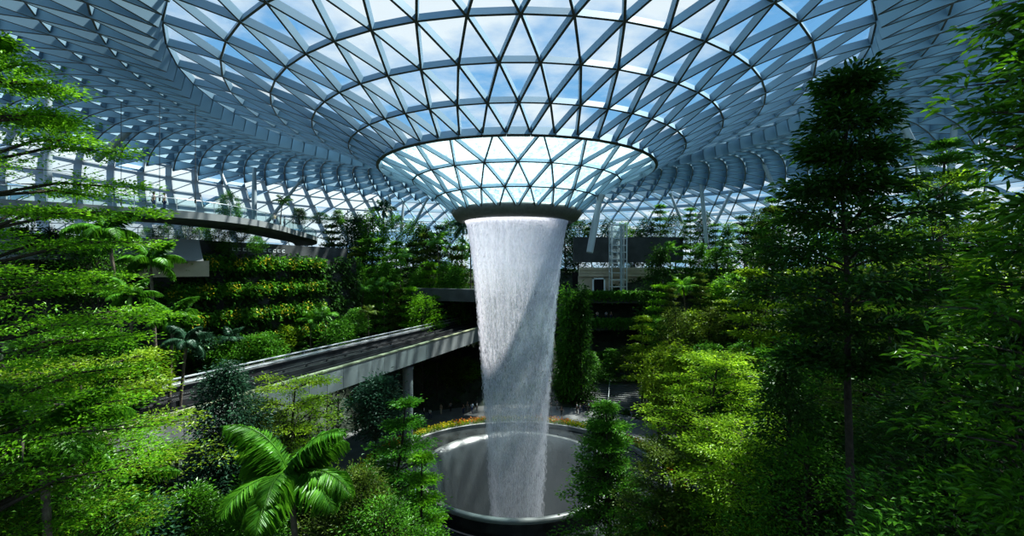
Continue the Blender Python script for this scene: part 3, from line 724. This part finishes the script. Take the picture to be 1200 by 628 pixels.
def plant(name, label, cat, loc, geo, mats, group=None, rz=0):
    wd, lf = geo; t = thing(name, label, cat, loc, rz, group)
    link('trunk', wd.mesh('trunk', mats[0], True), t); link('crown', lf.mesh('crown', mats[1]), t)
    return t
def tree(name, label, px, ytop, ybot, d, hwpx, kind, leafm, nleaf, leaf, seed, bark='bark', base=None, cat='tree', **kw):
    """a tree standing at distance d whose crown top, crown foot and half width are taken from the photograph"""
    x = (px-600)/F*d; zt = CAMZ+(314-ytop)/F*d; zc = CAMZ+(314-ybot)/F*d; g = tz(x, d) if base is None else base
    H = zt-g; R = hwpx/F*d; zb = max(zc-g, .15)
    ncl = kw.pop('ncl', max(24, nleaf//26)); rc = kw.pop('rc', R*.22)
    geo = tree_geo(kind, H, R, zb, ncl, nleaf, leaf, seed, rc=rc, trunk_r=kw.pop('tr', .012*H+.04), **kw)
    return plant(name, label, cat, (x, d, g-.05), geo, (M[bark], M[leafm]))
def palm(label, px, pyc, d, FL, nf, seed, leafm='L_palm', near=True, base=None, droop=1.0, shaft=True, fl_part=True):
    x = (px-600)/F*d; zc = CAMZ+(314-pyc)/F*d; g = tz(x, d) if base is None else base
    tr, fr, top = palm_geo(max(zc-g, 1.0), nf, FL, seed, near, droop)
    t = thing('palm_tree', label, 'palm', (x, d, g-.05))
    tk = link('trunk', tr.mesh('trunk', M['bark_pale'], True), t)
    if shaft:
        m = MB(); m.tube([tuple(top-np.array([0, 0, .9*FL/3])), tuple(top-np.array([0, 0, .4*FL/3])), tuple(top+np.array([0, 0, .1]))], [.15*(FL/3)**.5, .16*(FL/3)**.5, .06], 10); link('crownshaft', m.mesh('crownshaft', M['crownshaft'], True), tk)
    for m in fr: link('frond', m.mesh('frond', M[leafm]), t)
    return t

# ---- foreground, left
tree('layered_tree', 'very large bright green layered tree filling the left edge of the view', -45, 20, 640, 12.5, 262, 'tier', 'L_bright', 80000, .125, 1, nt=15, rc=.50, ncl=2000, tr=.24, prof=lambda u: .97*(1-u)**.42*(1-.35*(1-u)**6)+.03)
tree('layered_tree', 'bright yellow-green layered tree low in the left corner below the larger one', 95, 425, 640, 17.5, 140, 'tier', 'L_lime', 22000, .15, 2, nt=7, rc=.5, ncl=1000, prof=lambda u: .55+.45*math.sin(u*2.6+.3))
tree('bushy_tree', 'dark shaded tree at the bottom left corner under the layered foliage', 30, 560, 680, 15, 110, 'round', 'L_mid', 9000, .17, 3, rc=.6)
palm('palm with long arching fronds amid the layered foliage at left', 62, 508, 13.6, 2.5, 10, 4, 'L_mid', droop=1.0)
palm('small palm with a bright green crownshaft near the bottom left', 163, 562, 19.5, 2.3, 8, 5, droop=1.05)
tree('conical_tree', 'dark blue-green conical tree standing in front of the bridge', 257, 432, 548, 27, 44, 'cone', 'L_blue', 9000, .22, 6, rc=.55)
tree('leafy_shrub', 'glossy bright green shrub at the bottom edge left of the big palm', 228, 572, 660, 23, 40, 'round', 'L_glossy', 5000, .2, 7, rc=.45, cat='shrub')
tree('leafy_shrub', 'pale blue-green broad-leaved shrub at the bottom edge beside the small palm', 182, 594, 660, 21.5, 36, 'round', 'L_blue', 2200, .32, 8, rc=.5, cat='shrub', w=.6)
tree('leafy_shrub', 'dark blue-green shrub behind the glossy shrub under the conical tree', 246, 545, 610, 26, 46, 'round', 'L_blue', 4500, .24, 9, rc=.55, cat='shrub')
palm('large palm with drooping fronds in front of the bridge', 352, 552, 22, 4.0, 17, 10, 'L_palm', droop=1.0)
tree('airy_tree', 'yellow-green airy tree behind the large palm below the bridge', 335, 446, 560, 32, 66, 'tier', 'L_lime', 9000, .2, 11, nt=6, rc=.6, prof=lambda u: .6+.4*math.sin(u*3))
tree('leafy_shrub', 'olive shrub between the conical tree and the large palm', 300, 470, 560, 30, 34, 'round', 'L_olive', 4500, .22, 12, rc=.5, cat='shrub')
tree('conical_tree', 'dark grey-green tree under the bridge left of its pier', 433, 444, 508, 40, 30, 'round', 'L_blue', 5000, .3, 13, rc=.7)
tree('layered_tree', 'slender layered tree at the left rim of the basin', 468, 466, 640, 33, 62, 'tier', 'L_mid', 12000, .24, 14, nt=8, rc=.55, prof=lambda u: (1-u)**.6*.9+.12)
tree('layered_tree', 'short bright layered tree in front of the basin at left', 497, 534, 660, 29, 38, 'tier', 'L_bright', 8000, .2, 15, nt=6, rc=.5)
tree('bushy_tree', 'olive bushy tree at the bottom edge right of the large palm', 418, 552, 680, 27, 52, 'round', 'L_olive', 10000, .19, 16, rc=.55)
tree('bushy_tree', 'dark bush at the bottom edge between palm and basin', 462, 590, 680, 25, 50, 'round', 'L_mid', 6000, .2, 17, rc=.6)
tree('bushy_tree', 'dark bush at the bottom edge below the conical tree', 285, 575, 680, 23, 42, 'round', 'L_mid', 6000, .2, 18, rc=.6)
# ---- foreground, right
tree('conical_tree', 'dark conical tree with spreading lower branches at the right rim of the basin', 713, 470, 650, 33, 80, 'tier', 'L_mid', 15000, .24, 20, nt=9, rc=.6, prof=lambda u: (1-u)**.8*.95+.06)
tree('conical_tree', 'dense dark spire rising inside the spreading tree at the right rim', 716, 474, 600, 34.5, 30, 'cone', 'L_dark', 6000, .26, 21, rc=.6)
tree('layered_tree', 'bright yellow-green layered tree right of the stone steps', 832, 418, 570, 31, 84, 'tier', 'L_sun', 20000, .21, 22, nt=8, rc=.6, prof=lambda u: .45+.55*math.sin(u*2.4+.5))
tree('airy_tree', 'olive airy tree at the bottom edge right of the basin', 768, 520, 660, 29, 60, 'tier', 'L_olive', 11000, .2, 23, nt=7, rc=.55, prof=lambda u: .5+.5*math.sin(u*2.4+.5))
tree('airy_tree', 'yellow-green airy tree on slim trunks at the bottom right of centre', 862, 500, 600, 26, 88, 'tier', 'L_sun', 17000, .18, 24, nt=6, rc=.55, prof=lambda u: .6+.4*math.sin(u*2.6+.3))
palm('blue-green palm fronds among the trees right of the basin', 795, 535, 33, 2.6, 9, 25, leafm='L_blue')
tree('tall_tree', 'tall dark broad-leaved tree with bare lower trunk dominating the right side', 1004, 92, 425, 20, 108, 'tier', 'L_dark', 17000, .33, 26, rc=.72, ncl=330, nt=9, flat=.62, tr=.22, w=.42, full=True, lean=(-1.5, 0),
     prof=lambda v: np.interp(v, [0, .12, .3, .5, .62, .68, .85, 1.0], [.8, .95, 1.05, .92, .66, .5, .5, .2]))
tree('bushy_tree', 'dark broad-leaved tree low between the tall trunk and the bright layered tree', 915, 425, 600, 24, 52, 'cone', 'L_dark', 4500, .28, 27, rc=.6)
tree('airy_tree', 'sunlit yellow-green airy tree behind the tall dark tree on the right', 1085, 212, 400, 30, 92, 'tier', 'L_sun', 17000, .2, 28, nt=7, rc=.6, tr=.16, prof=lambda u: .55+.45*math.sin(u*2.5+.4))
tree('airy_tree', 'dark feathery tree crown beneath the two pale struts on the right', 1098, 172, 228, 40, 42, 'tier', 'L_mid', 6500, .26, 29, nt=4, rc=.8)
tree('layered_tree', 'olive layered tree in the middle of the right side below the airy one', 1060, 350, 520, 26, 85, 'tier', 'L_olive', 13000, .2, 30, nt=7, rc=.6, prof=lambda u: .5+.5*math.sin(u*2.4+.5))
tree('bushy_tree', 'dark green tree right of the tall bare trunk low in the picture', 1062, 470, 680, 21, 92, 'round', 'L_dark', 13000, .22, 31, rc=.65)
tree('bushy_tree', 'mid green bushy tree left of the tall bare trunk at the bottom', 945, 520, 680, 22, 66, 'round', 'L_mid', 9000, .2, 32, rc=.6)
tree('broadleaf_tree', 'large-leaved glossy tree filling the right edge of the view', 1268, -30, 640, 9.2, 112, 'tier', 'L_glossy', 11000, .30, 33, rc=.40, ncl=520, nt=14, flat=.7, tr=.16, w=.27, full=True,
     prof=lambda v: np.interp(v, [0, .2, .35, .5, .6, .72, .85, 1], [1.2, 1.4, 1.55, 1.05, .8, 1.05, 1.05, .8]))
tree('broadleaf_tree', 'dark large-leaved tree at right behind the glossy right edge tree', 1165, 375, 640, 13, 105, 'round', 'L_dark', 6500, .30, 34, rc=.6, w=.34, full=True)
tree('bushy_tree', 'shaded bush in the bottom right corner', 1150, 560, 690, 11.5, 130, 'round', 'L_mid', 6000, .2, 35, rc=.5)

# ---- middle distance palms and shrubs around the left slope
palm('palm with drooping crown standing before the grey gallery wall', 150, 270, 37, 3.2, 11, 40, 'L_mid', droop=1.2)
palm('palm with curved fronds below the grey gallery wall', 186, 306, 39, 3.0, 10, 41, 'L_mid', droop=1.2)
palm('bright spiky palm left of the planted wall', 158, 345, 33, 2.2, 10, 42, 'L_palm')
palm('bright palm above the bridge between the layered tree and the planted wall', 196, 372, 34, 2.4, 11, 43, 'L_palm')
palm('drooping palm just above the bridge parapet at left', 205, 398, 33, 1.9, 9, 44, 'L_blue', droop=1.2)

# ---- hillside plants made as copies of a few grown examples
PROTO = {}
def proto(key, geo, bark='bark'):
    wd, lf = geo; PROTO[key] = (wd.mesh('trunk', M[bark], True), lf.mesh('crown', M['L_mid']))
for i in range(3): proto('dense%d' % i, tree_geo('cone', 10, 3.0, 1.2, 150, 3400, .46, 100+i, rc=.85, trunk_r=.17))
for i in range(3): proto('tier%d' % i, tree_geo('tier', 10, 3.3, 1.5, 190, 3000, .44, 110+i, rc=.85, trunk_r=.15, nt=7))
for i in range(2): proto('round%d' % i, tree_geo('round', 10, 3.8, 1.0, 170, 3400, .46, 120+i, rc=.9, trunk_r=.17))
for i in range(2): proto('slim%d' % i, tree_geo('cone', 10, 1.5, .5, 130, 2600, .42, 130+i, rc=.6, trunk_r=.13))
for i in range(2):
    g = tree_geo('round', 10, 4.6, .3, 150, 2400, 1.05, 140+i, rc=1.3, trunk_r=.15, w=.30); PROTO['broad%d' % i] = (g[0].mesh('trunk', M['bark'], True), g[1].mesh('crown', M['L_mid']))
for i in range(2):
    tr, fr, top = palm_geo(10, 13, 3.6, 150+i, False, 1.0); b = MB()
    for m in fr:
        for v, f in zip(m.v, m.f): pass
        off = b.n
        for v in m.v: b.v.append(v)
        for f in m.f: b.f.append(f+off)
        for q in m.m: b.m.append(q)
        b.n += m.n
    PROTO['palm%d' % i] = (tr.mesh('trunk', M['bark_pale'], True), b.mesh('crown', M['L_palm']))
KW = {'dense':('conical_tree','conical tree','tree'),'tier':('layered_tree','layered tree','tree'),'round':('bushy_tree','bushy tree','tree'),'slim':('slender_tree','slender tree','tree'),'broad':('broadleaf_shrub','big-leaved shrub','shrub'),'palm':('palm_tree','palm','palm')}
def hill(px, ytop, d, kind, colour, hwpx, label, group, rng, base=None):
    while math.hypot((px-600)/F*d-CX, d-CY) > 61: d *= .98
    x = (px-600)/F*d; g = tz(x, d) if base is None else base
    H = max(1.2, CAMZ+(314-ytop)/F*d-g); i = rng.randrange(2) if kind not in ('dense', 'tier') else rng.randrange(3)
    tm, cm = PROTO['%s%d' % (kind, i)]
    t = thing(KW[kind][0], label, KW[kind][2], (x, d, g-.1), rng.uniform(0, 6.28), group)
    rr = {'dense':3.0,'tier':3.3,'round':3.8,'slim':1.5,'broad':4.6,'palm':3.6}[kind]; k = hwpx/F*d/rr
    kz = min(H/10, k*{'dense':1.35, 'tier':1.15, 'round':1.1, 'slim':1.9, 'broad':.8, 'palm':1.0}[kind])
    a = link('trunk', tm, t); c = link('crown', cm, t, (0, 0, H-10*kz)); recolour(c, M[colour])
    c.scale = (k, k, kz); a.scale = (k, k, H/10)
    return t
def row(rowname, d, pxs, ytops, kinds, cols, hw, seed, group, ref='from the waterfall', jit=3, dj=2.0, base=None):
    rng = random.Random(seed); items = []
    for k, px in enumerate(pxs):
        yt = np.interp(px, [p for p, _ in ytops], [y for _, y in ytops])
        items.append((px+rng.uniform(-jit, jit), yt+rng.uniform(-7, 7), d+rng.uniform(-dj, dj), rng.choice(kinds), rng.choice(cols)))
    items.sort(key=lambda q: abs(q[0]-600))
    for k, (px, yt, dd, kd, co) in enumerate(items):
        lb = '%s %s, %s %s, %s' % (CNAME[co], KW[kd][1], ORD[k], ref, rowname)
        hw_ = hw*rng.uniform(.85, 1.25)*({'slim':.55, 'palm':1.0}.get(kd, 1))
        hill(px, yt, dd, kd, co, hw_, lb, group, rng, base)
GL, GR = 'trees on the left hillside', 'trees on the right hillside'
row('top row of left hillside', 97, np.arange(392, 550, 15), [(380, 262), (430, 246), (500, 262), (550, 258)], ['dense','round','tier','palm'], ['L_dark','L_mid','L_blue'], 18, 1, GL)
row('upper middle row of left hillside', 89, np.arange(396, 552, 17), [(380, 300), (440, 275), (550, 285)], ['dense','tier','tier','palm'], ['L_mid','L_dark','L_olive','L_palm'], 19, 2, GL)
row('lower middle row of left hillside', 82, np.arange(390, 545, 16), [(380, 325), (450, 305), (550, 318)], ['tier','tier','round','palm','dense'], ['L_mid','L_bright','L_palm','L_mid'], 19, 3, GL)
row('bottom row of left hillside', 75, np.arange(362, 520, 15), [(360, 358), (450, 335), (520, 345)], ['tier','tier','palm','round'], ['L_mid','L_palm','L_bright','L_olive','L_lime'], 19, 4, GL)
row('row behind far bridge rail', 61, np.arange(318, 432, 16), [(310, 392), (430, 362)], ['tier','broad','slim','palm'], ['L_lime','L_mid','L_olive','L_palm'], 16, 5, 'plants behind the bridge rail')
row('row at planted wall foot', 49, np.arange(205, 330, 18), [(200, 402), (330, 385)], ['broad','tier','palm'], ['L_mid','L_palm','L_blue'], 17, 6, 'plants at the planted wall foot')
row('top row of right hillside', 104, np.arange(664, 905, 16), [(660, 255), (700, 262), (740, 272), (775, 244), (815, 248), (850, 262), (905, 235)], ['dense','round','slim','tier'], ['L_dark','L_mid','L_blue'], 16, 7, GR)
row('upper middle row of right hillside', 88, np.arange(772, 905, 17), [(770, 285), (830, 290), (905, 262)], ['dense','tier','slim','palm'], ['L_dark','L_mid','L_palm'], 17, 8, GR)
row('middle row of right hillside', 79, np.arange(770, 905, 18), [(770, 335), (830, 325), (905, 320)], ['tier','dense','broad','palm'], ['L_mid','L_bright','L_bright','L_olive'], 19, 9, GR)
row('lower middle row of right hillside', 70, np.arange(752, 905, 20), [(750, 372), (830, 358), (905, 352)], ['tier','broad','round'], ['L_mid','L_dark','L_olive','L_lime'], 22, 10, GR)
row('bottom row of right hillside', 59, np.arange(772, 905, 24), [(770, 405), (905, 395)], ['tier','round','dense'], ['L_mid','L_lime','L_mid'], 27, 11, GR)
row('upper row of right flank', 58, np.arange(905, 1190, 30), [(900, 240), (1000, 262), (1190, 245)], ['tier','round','dense'], ['L_mid','L_olive','L_dark'], 32, 12, 'trees on the right flank')
row('middle row of right flank', 47, np.arange(890, 1190, 34), [(900, 312), (1190, 300)], ['tier','round','broad'], ['L_sun','L_lime','L_mid','L_olive'], 38, 13, 'trees on the right flank')
row('lower row of right flank', 38, np.arange(895, 1190, 40), [(900, 405), (1190, 400)], ['tier','round','broad'], ['L_sun','L_lime','L_mid','L_olive'], 44, 14, 'trees on the right flank')
row('column right beside it', 77, [662, 672, 684], [(655, 345), (690, 335)], ['slim'], ['L_mid','L_dark','L_olive'], 24, 15, GR, base=.8)
row('in shade behind plaza, left', 80, [470, 492, 512, 534, 552], [(470, 430), (555, 425)], ['slim','tier','broad'], ['L_bright','L_olive','L_mid'], 15, 16, 'shaded plants under the bridge')
row('in shade behind plaza, right', 82, [692, 712, 735, 752, 768], [(690, 408), (770, 400)], ['tier','dense','broad'], ['L_mid','L_olive','L_mid'], 15, 17, 'shaded plants behind the plaza')
row('standing on upper balcony', 57, [272, 328, 352, 372, 395], [(270, 222), (290, 222), (325, 238), (395, 244)], ['round','palm','slim'], ['L_dark','L_mid'], 13, 18, 'plants on the upper balcony', base=29.4)
row('in shade below upper balcony', 52, np.arange(172, 300, 14), [(170, 262), (300, 272)], ['round','broad'], ['L_dark','L_mid'], 10, 19, 'plants under the upper balcony', base=25.2, dj=.8)
row('far behind left layered tree', 40, np.arange(-10, 130, 26), [(0, 260), (130, 275)], ['round','tier','dense'], ['L_mid','L_dark'], 32, 20, 'trees behind the left layered tree')
row('beside left end of bridge', 31, np.arange(60, 200, 28), [(60, 372), (200, 410)], ['tier','broad','round'], ['L_mid','L_lime'], 30, 21, 'plants beyond the bridge at left', dj=.8)
row('below the bridge, left', 30, np.arange(300, 470, 30), [(290, 560), (470, 545)], ['broad','round','tier'], ['L_mid','L_dark','L_olive'], 30, 22, 'plants under the bridge at left', base=2)
row('row along bottom right edge', 27, np.arange(770, 1010, 34), [(770, 585), (1010, 560)], ['broad','round','tier'], ['L_mid','L_dark','L_olive'], 34, 23, 'plants along the bottom edge at right')

def undergrowth():
    rng = np.random.default_rng(77); n = 9000
    x = rng.uniform(-62, 62, n); y = rng.uniform(12, 112, n); r = np.hypot(x-CX, y-CY)
    s = (x-N0.x)*BL.x+(y-N0.y)*BL.y
    ok = (r > 18.2) & (r < 66) & ~((r < 27.5) & (y > 44)) ; x, y = x[ok], y[ok]; n = len(x)
    m = 9; z = terrain(x, y)
    P = np.repeat(np.stack([x, y, z], -1), m, 0)+rng.normal(0, .35, (n*m, 3))*np.array([1, 1, .4]); P[:, 2] += .25
    A = rng.normal(0, .8, (n*m, 3)); A[:, 2] = np.abs(A[:, 2])*.6+.35
    b = MB(); b.leaves(P, A, np.array([0, 0, 1.0])+rng.normal(0, .4, (n*m, 3)), rng.uniform(.4, .9, n*m), .38)
    o = tag(link('undergrowth', b.mesh('undergrowth', M['L_dark'])), 'low leafy undergrowth carpeting the slopes between the trees', 'undergrowth'); o['kind'] = 'stuff'
undergrowth()

# ------------------------------------------------------------------ people
def skin_obj(name, pts, edges, rad, mat, parent, sub=1):
    me = bpy.data.meshes.new(name); me.from_pydata(pts, edges, []); me.materials.append(mat)
    o = link(name, me, parent); md = o.modifiers.new('skin', 'SKIN'); md.use_smooth_shade = True
    sv = me.skin_vertices[0].data if me.skin_vertices else None
    return o, rad, sub
def person_meshes(pose):
    """body, shirt, trousers and hair of one standing or walking figure 1.7 m tall; +y is the way it faces"""
    st = {'stand': .0, 'walk': .26, 'lift': .06}[pose]
    hip = (0, 0, .90); J = {'hip':hip, 'belly':(0, .01, 1.05), 'chest':(0, 0, 1.26), 'neck':(0, 0, 1.43), 'chin':(0, .015, 1.50), 'head':(0, .02, 1.59), 'crown':(0, .01, 1.67)}
    for s, k in ((-1, 'l'), (1, 'r')):
        f = s*st
        J['th'+k] = (s*.09, 0, .86); J['kn'+k] = (s*.10, f*.55+.02, .47); J['an'+k] = (s*.10, f-.03, .08); J['toe'+k] = (s*.115, f+.13, .035)
        J['sh'+k] = (s*.18, 0, 1.36)
        if pose == 'lift' and s > 0: J['el'+k] = (.25, .10, 1.14); J['wr'+k] = (.16, .32, 1.30); J['ha'+k] = (.13, .36, 1.38)
        else: J['el'+k] = (s*.24, -f*.35-.02, 1.10); J['wr'+k] = (s*.25, -f*.7+.06, .87); J['ha'+k] = (s*.25, -f*.75+.09, .77)
    return J
RADS = {'hip':.135,'belly':.125,'chest':.14,'neck':.05,'chin':.065,'head':.092,'crown':.06,'th':.085,'kn':.055,'an':.038,'toe':.032,'sh':.055,'el':.038,'wr':.028,'ha':.03}
BE = [('hip','belly'),('belly','chest'),('chest','neck'),('neck','chin'),('chin','head'),('head','crown')]
for k in 'lr': BE += [('hip','th'+k),('th'+k,'kn'+k),('kn'+k,'an'+k),('an'+k,'toe'+k),('chest','sh'+k),('sh'+k,'el'+k),('el'+k,'wr'+k),('wr'+k,'ha'+k)]
def grow(J, edges, root, infl, name, mat, sub=1):
    names = []; 
    for a, b in edges:
        for q in (a, b):
            if q not in names: names.append(q)
    me = bpy.data.meshes.new(name); me.from_pydata([J[q] for q in names], [(names.index(a), names.index(b)) for a, b in edges], [])
    o = bpy.data.objects.new(name, me); C.objects.link(o)
    o.modifiers.new('skin', 'SKIN'); sm = o.modifiers.new('sub', 'SUBSURF'); sm.levels = sub; sm.render_levels = sub
    me.skin_vertices.new() if not me.skin_vertices else None
    sv = me.skin_vertices[0].data
    for i, q in enumerate(names):
        key = q if q in RADS else q[:-1]; r = RADS[key]+infl
        sv[i].radius = (r, r*.8 if key in ('hip','belly','chest') else r); sv[i].use_root = (q == root)
    bpy.context.view_layer.update()
    dg = bpy.context.evaluated_depsgraph_get(); nm = bpy.data.meshes.new_from_object(o.evaluated_get(dg))
    nm.name = name; nm.materials.clear(); nm.materials.append(mat); nm.polygons.foreach_set('use_smooth', [True]*len(nm.polygons))
    bpy.data.objects.remove(o); return nm
M['skin'] = simple('skin', (.45, .28, .19), .6); M['hair'] = simple('hair', (.015, .012, .01), .6); M['eye'] = simple('eye', (.02, .02, .02), .3)
CLOTH = {'white':(.75,.75,.74),'black':(.02,.02,.022),'navy':(.03,.05,.12),'red':(.45,.05,.04),'grey':(.25,.26,.27),'pale blue':(.35,.5,.65),'beige':(.5,.42,.3),'green':(.08,.25,.12)}
for k, c in CLOTH.items(): M['cloth_'+k] = simple('cloth_'+k.replace(' ', '_'), c, .85)
PM = {}
for pose in ('stand', 'walk', 'lift'):
    J = person_meshes(pose)
    sh = [('belly','chest')]+[e for k in 'lr' for e in (('chest','sh'+k), ('sh'+k,'el'+k))]+[('hip','belly')]
    tro = [('hip','th'+k) for k in 'lr']+[('th'+k,'kn'+k) for k in 'lr']+[('kn'+k,'an'+k) for k in 'lr']
    hb = MB(); n = 12
    prof = [(.02, 1.715), (.06, 1.705), (.092, 1.67), (.105, 1.61), (.10, 1.56), (.085, 1.52)]
    hb.lathe(prof, 16, (0, -.012))
    PM[pose] = (grow(J, BE, 'hip', 0, 'body', M['skin'], 2), grow(J, sh, 'belly', .016, 'shirt', M['cloth_white'], 1), grow(J, tro, 'hip', .012, 'trousers', M['cloth_navy'], 1), hb.mesh('hair', M['hair'], True))
def face_mesh():
    m = MB()
    def ball(c, r): m.lathe([(r*math.sin(u), c[2]+r*math.cos(u)) for u in np.linspace(.01, PI-.01, 6)], 8, (c[0], c[1]))
    return ball, m
ball, fm_ = face_mesh(); ball((-.032, .092, 1.602), .013); ball((.032, .092, 1.602), .013); EYES = fm_.mesh('eyes', M['eye'], True)
ball, fm_ = face_mesh(); ball((0, .112, 1.575), .014); ball((0, .106, 1.588), .011); ball((-.088, .01, 1.59), .022); ball((.088, .01, 1.59), .022); NOSE = fm_.mesh('nose_and_ears', M['skin'], True)
fm_ = MB(); fm_.box((-.022, .09, 1.535), (.022, .103, 1.543)); MOUTH = fm_.mesh('mouth', M['hair'])
def dress(bo, h):
    link('hair', h, bo); link('eyes', EYES, bo); link('nose_and_ears', NOSE, bo); link('mouth', MOUTH, bo)
def person(px, d, z, pose, shirt, pants, face, label, group):
    x = (px-600)/F*d
    t = thing('person', label, 'person', (x, d, z), face, group)
    b, s, tr, h = PM[pose]
    bo = link('body', b, t); o = link('shirt', s, t); recolour(o, M['cloth_'+shirt]); o = link('trousers', tr, t); recolour(o, M['cloth_'+pants]); dress(bo, h)
PL = [(497,70.5,'stand','white','black'),(504,69.5,'walk','white','navy'),(517,72,'stand','beige','beige'),(528,73,'lift','grey','black'),(543,72,'stand','black','navy'),(548,73.5,'stand','navy','grey'),(553,72.5,'walk','pale blue','navy'),(559,73,'stand','white','black'),
      (646,73,'stand','black','grey'),(653,74,'lift','navy','black'),(658,71,'walk','black','black'),(676,72.5,'stand','white','black'),(679.5,72,'stand','grey','navy'),(684,73.5,'walk','black','navy'),(690,73,'lift','pale blue','black'),(692.5,74,'stand','black','black'),(740,70,'stand','black','grey')]
cl = sorted([p for p in PL if p[0] < 600], key=lambda p: -p[0]); cr = sorted([p for p in PL if p[0] > 600])
for side, lst in (('left', cl), ('right', cr)):
    for k, p in enumerate(lst):
        person(p[0], p[1], 1.16, p[2], p[3], p[4], random.uniform(0, 6.28), 'person in %s top on the plaza, %s to the %s of the water' % (p[3], ORD[k], side), 'visitors on the plaza')
for k, (x, y, sh) in enumerate(((-33.2, 44.0, 'white'), (-33.9, 43.6, 'grey'), (-31.2, 60.5, 'beige'), (-31.6, 64.0, 'white'))):
    t = thing('person', 'person in %s top standing on the upper balcony, %s along from the left end' % (sh, ORD[k]), 'person', (x, y, 29.47), random.uniform(0, 6), 'visitors on the balcony')
    b, s, tr, h = PM['stand']; bo = link('body', b, t); o = link('shirt', s, t); recolour(o, M['cloth_'+sh]); o = link('trousers', tr, t); dress(bo, h)
for k, (x, sh) in enumerate(((17.2, 'white'), (19.0, 'pale blue'), (20.0, 'black'), (25.8, 'white'))):
    t = thing('person', 'person in %s top at the middle gallery edge, %s from the waterfall' % (sh, ORD[k]), 'person', (x, 93.0, 13.62), PI+random.uniform(-.5, .5), 'visitors on the gallery')
    b, s, tr, h = PM['stand']; bo = link('body', b, t); o = link('shirt', s, t); recolour(o, M['cloth_'+sh]); o = link('trousers', tr, t); dress(bo, h)

# ------------------------------------------------------------------ sky, sun, camera
def build_world():
    w = bpy.data.worlds.new('sky'); bpy.context.scene.world = w; w.use_nodes = True
    nt = w.node_tree; N = nt.nodes; L = nt.links; N.clear()
    out = N.new('ShaderNodeOutputWorld'); bg = N.new('ShaderNodeBackground')
    tc = N.new('ShaderNodeTexCoord'); sx = N.new('ShaderNodeSeparateXYZ'); L.new(tc.outputs['Generated'], sx.inputs[0])
    gr = N.new('ShaderNodeValToRGB'); e = gr.color_ramp.elements
    e[0].position = 0; e[0].color = (.36, .57, .74, 1); e[1].position = .9; e[1].color = (.10, .33, .72, 1)
    x = e.new(.35); x.color = (.26, .54, .86, 1)
    L.new(sx.outputs['Z'], gr.inputs[0])
    dv = N.new('ShaderNodeVectorMath'); dv.operation = 'DIVIDE'; mz = N.new('ShaderNodeMath'); mz.operation = 'MAXIMUM'; mz.inputs[1].default_value = .08
    L.new(sx.outputs['Z'], mz.inputs[0]); cb = N.new('ShaderNodeCombineXYZ')
    for k in range(3): L.new(mz.outputs[0], cb.inputs[k])
    L.new(tc.outputs['Generated'], dv.inputs[0]); L.new(cb.outputs[0], dv.inputs[1])
    ns = N.new('ShaderNodeTexNoise'); ns.inputs['Scale'].default_value = 1.15; ns.inputs['Detail'].default_value = 9; ns.inputs['Roughness'].default_value = .55
    mp = N.new('ShaderNodeMapping'); mp.inputs['Location'].default_value = SKYOFF
    L.new(dv.outputs[0], mp.inputs[0]); L.new(mp.outputs[0], ns.inputs['Vector'])
    cr = N.new('ShaderNodeValToRGB'); cr.color_ramp.elements[0].position = .43; cr.color_ramp.elements[0].color = (0, 0, 0, 1); cr.color_ramp.elements[1].position = .60; cr.color_ramp.elements[1].color = (1, 1, 1, 1)
    L.new(ns.outputs[0], cr.inputs[0])
    mx = N.new('ShaderNodeMixRGB'); mx.inputs['Color2'].default_value = (.98, 1.0, 1.02, 1)
    L.new(cr.outputs[0], mx.inputs[0]); L.new(gr.outputs[0], mx.inputs['Color1'])
    L.new(mx.outputs[0], bg.inputs[0]); bg.inputs[1].default_value = SKY
    L.new(bg.outputs[0], out.inputs[0])
SKY = 1.0; SKYOFF = (0.0, -.35, 0)
build_world()
sun = bpy.data.lights.new('sun', 'SUN'); sun.energy = 15.0; sun.angle = math.radians(2.2); sun.color = (1, .95, .86)
so = bpy.data.objects.new('sun', sun); C.objects.link(so); so.location = (60, -20, 120)
so.rotation_euler = Vector((-.40, -.26, -.88)).to_track_quat('-Z', 'Y').to_euler()

cam = bpy.data.cameras.new('camera'); cam.sensor_width = 36; cam.lens = 36*F/1200; cam.clip_end = 600
co = bpy.data.objects.new('camera', cam); C.objects.link(co); co.location = (0, 0, CAMZ); co.rotation_euler = (PI/2, 0, 0)
sc = bpy.context.scene; sc.camera = co
sc.view_settings.view_transform = 'Standard'; sc.view_settings.look = 'Medium High Contrast'; sc.view_settings.exposure = -0.22
sc.cycles.max_bounces = 6; sc.cycles.diffuse_bounces = 3; sc.cycles.glossy_bounces = 2; sc.cycles.transmission_bounces = 3; sc.cycles.transparent_max_bounces = 12
sc.cycles.caustics_reflective = False; sc.cycles.caustics_refractive = False
try: sc.cycles.use_denoising = True
except Exception: pass
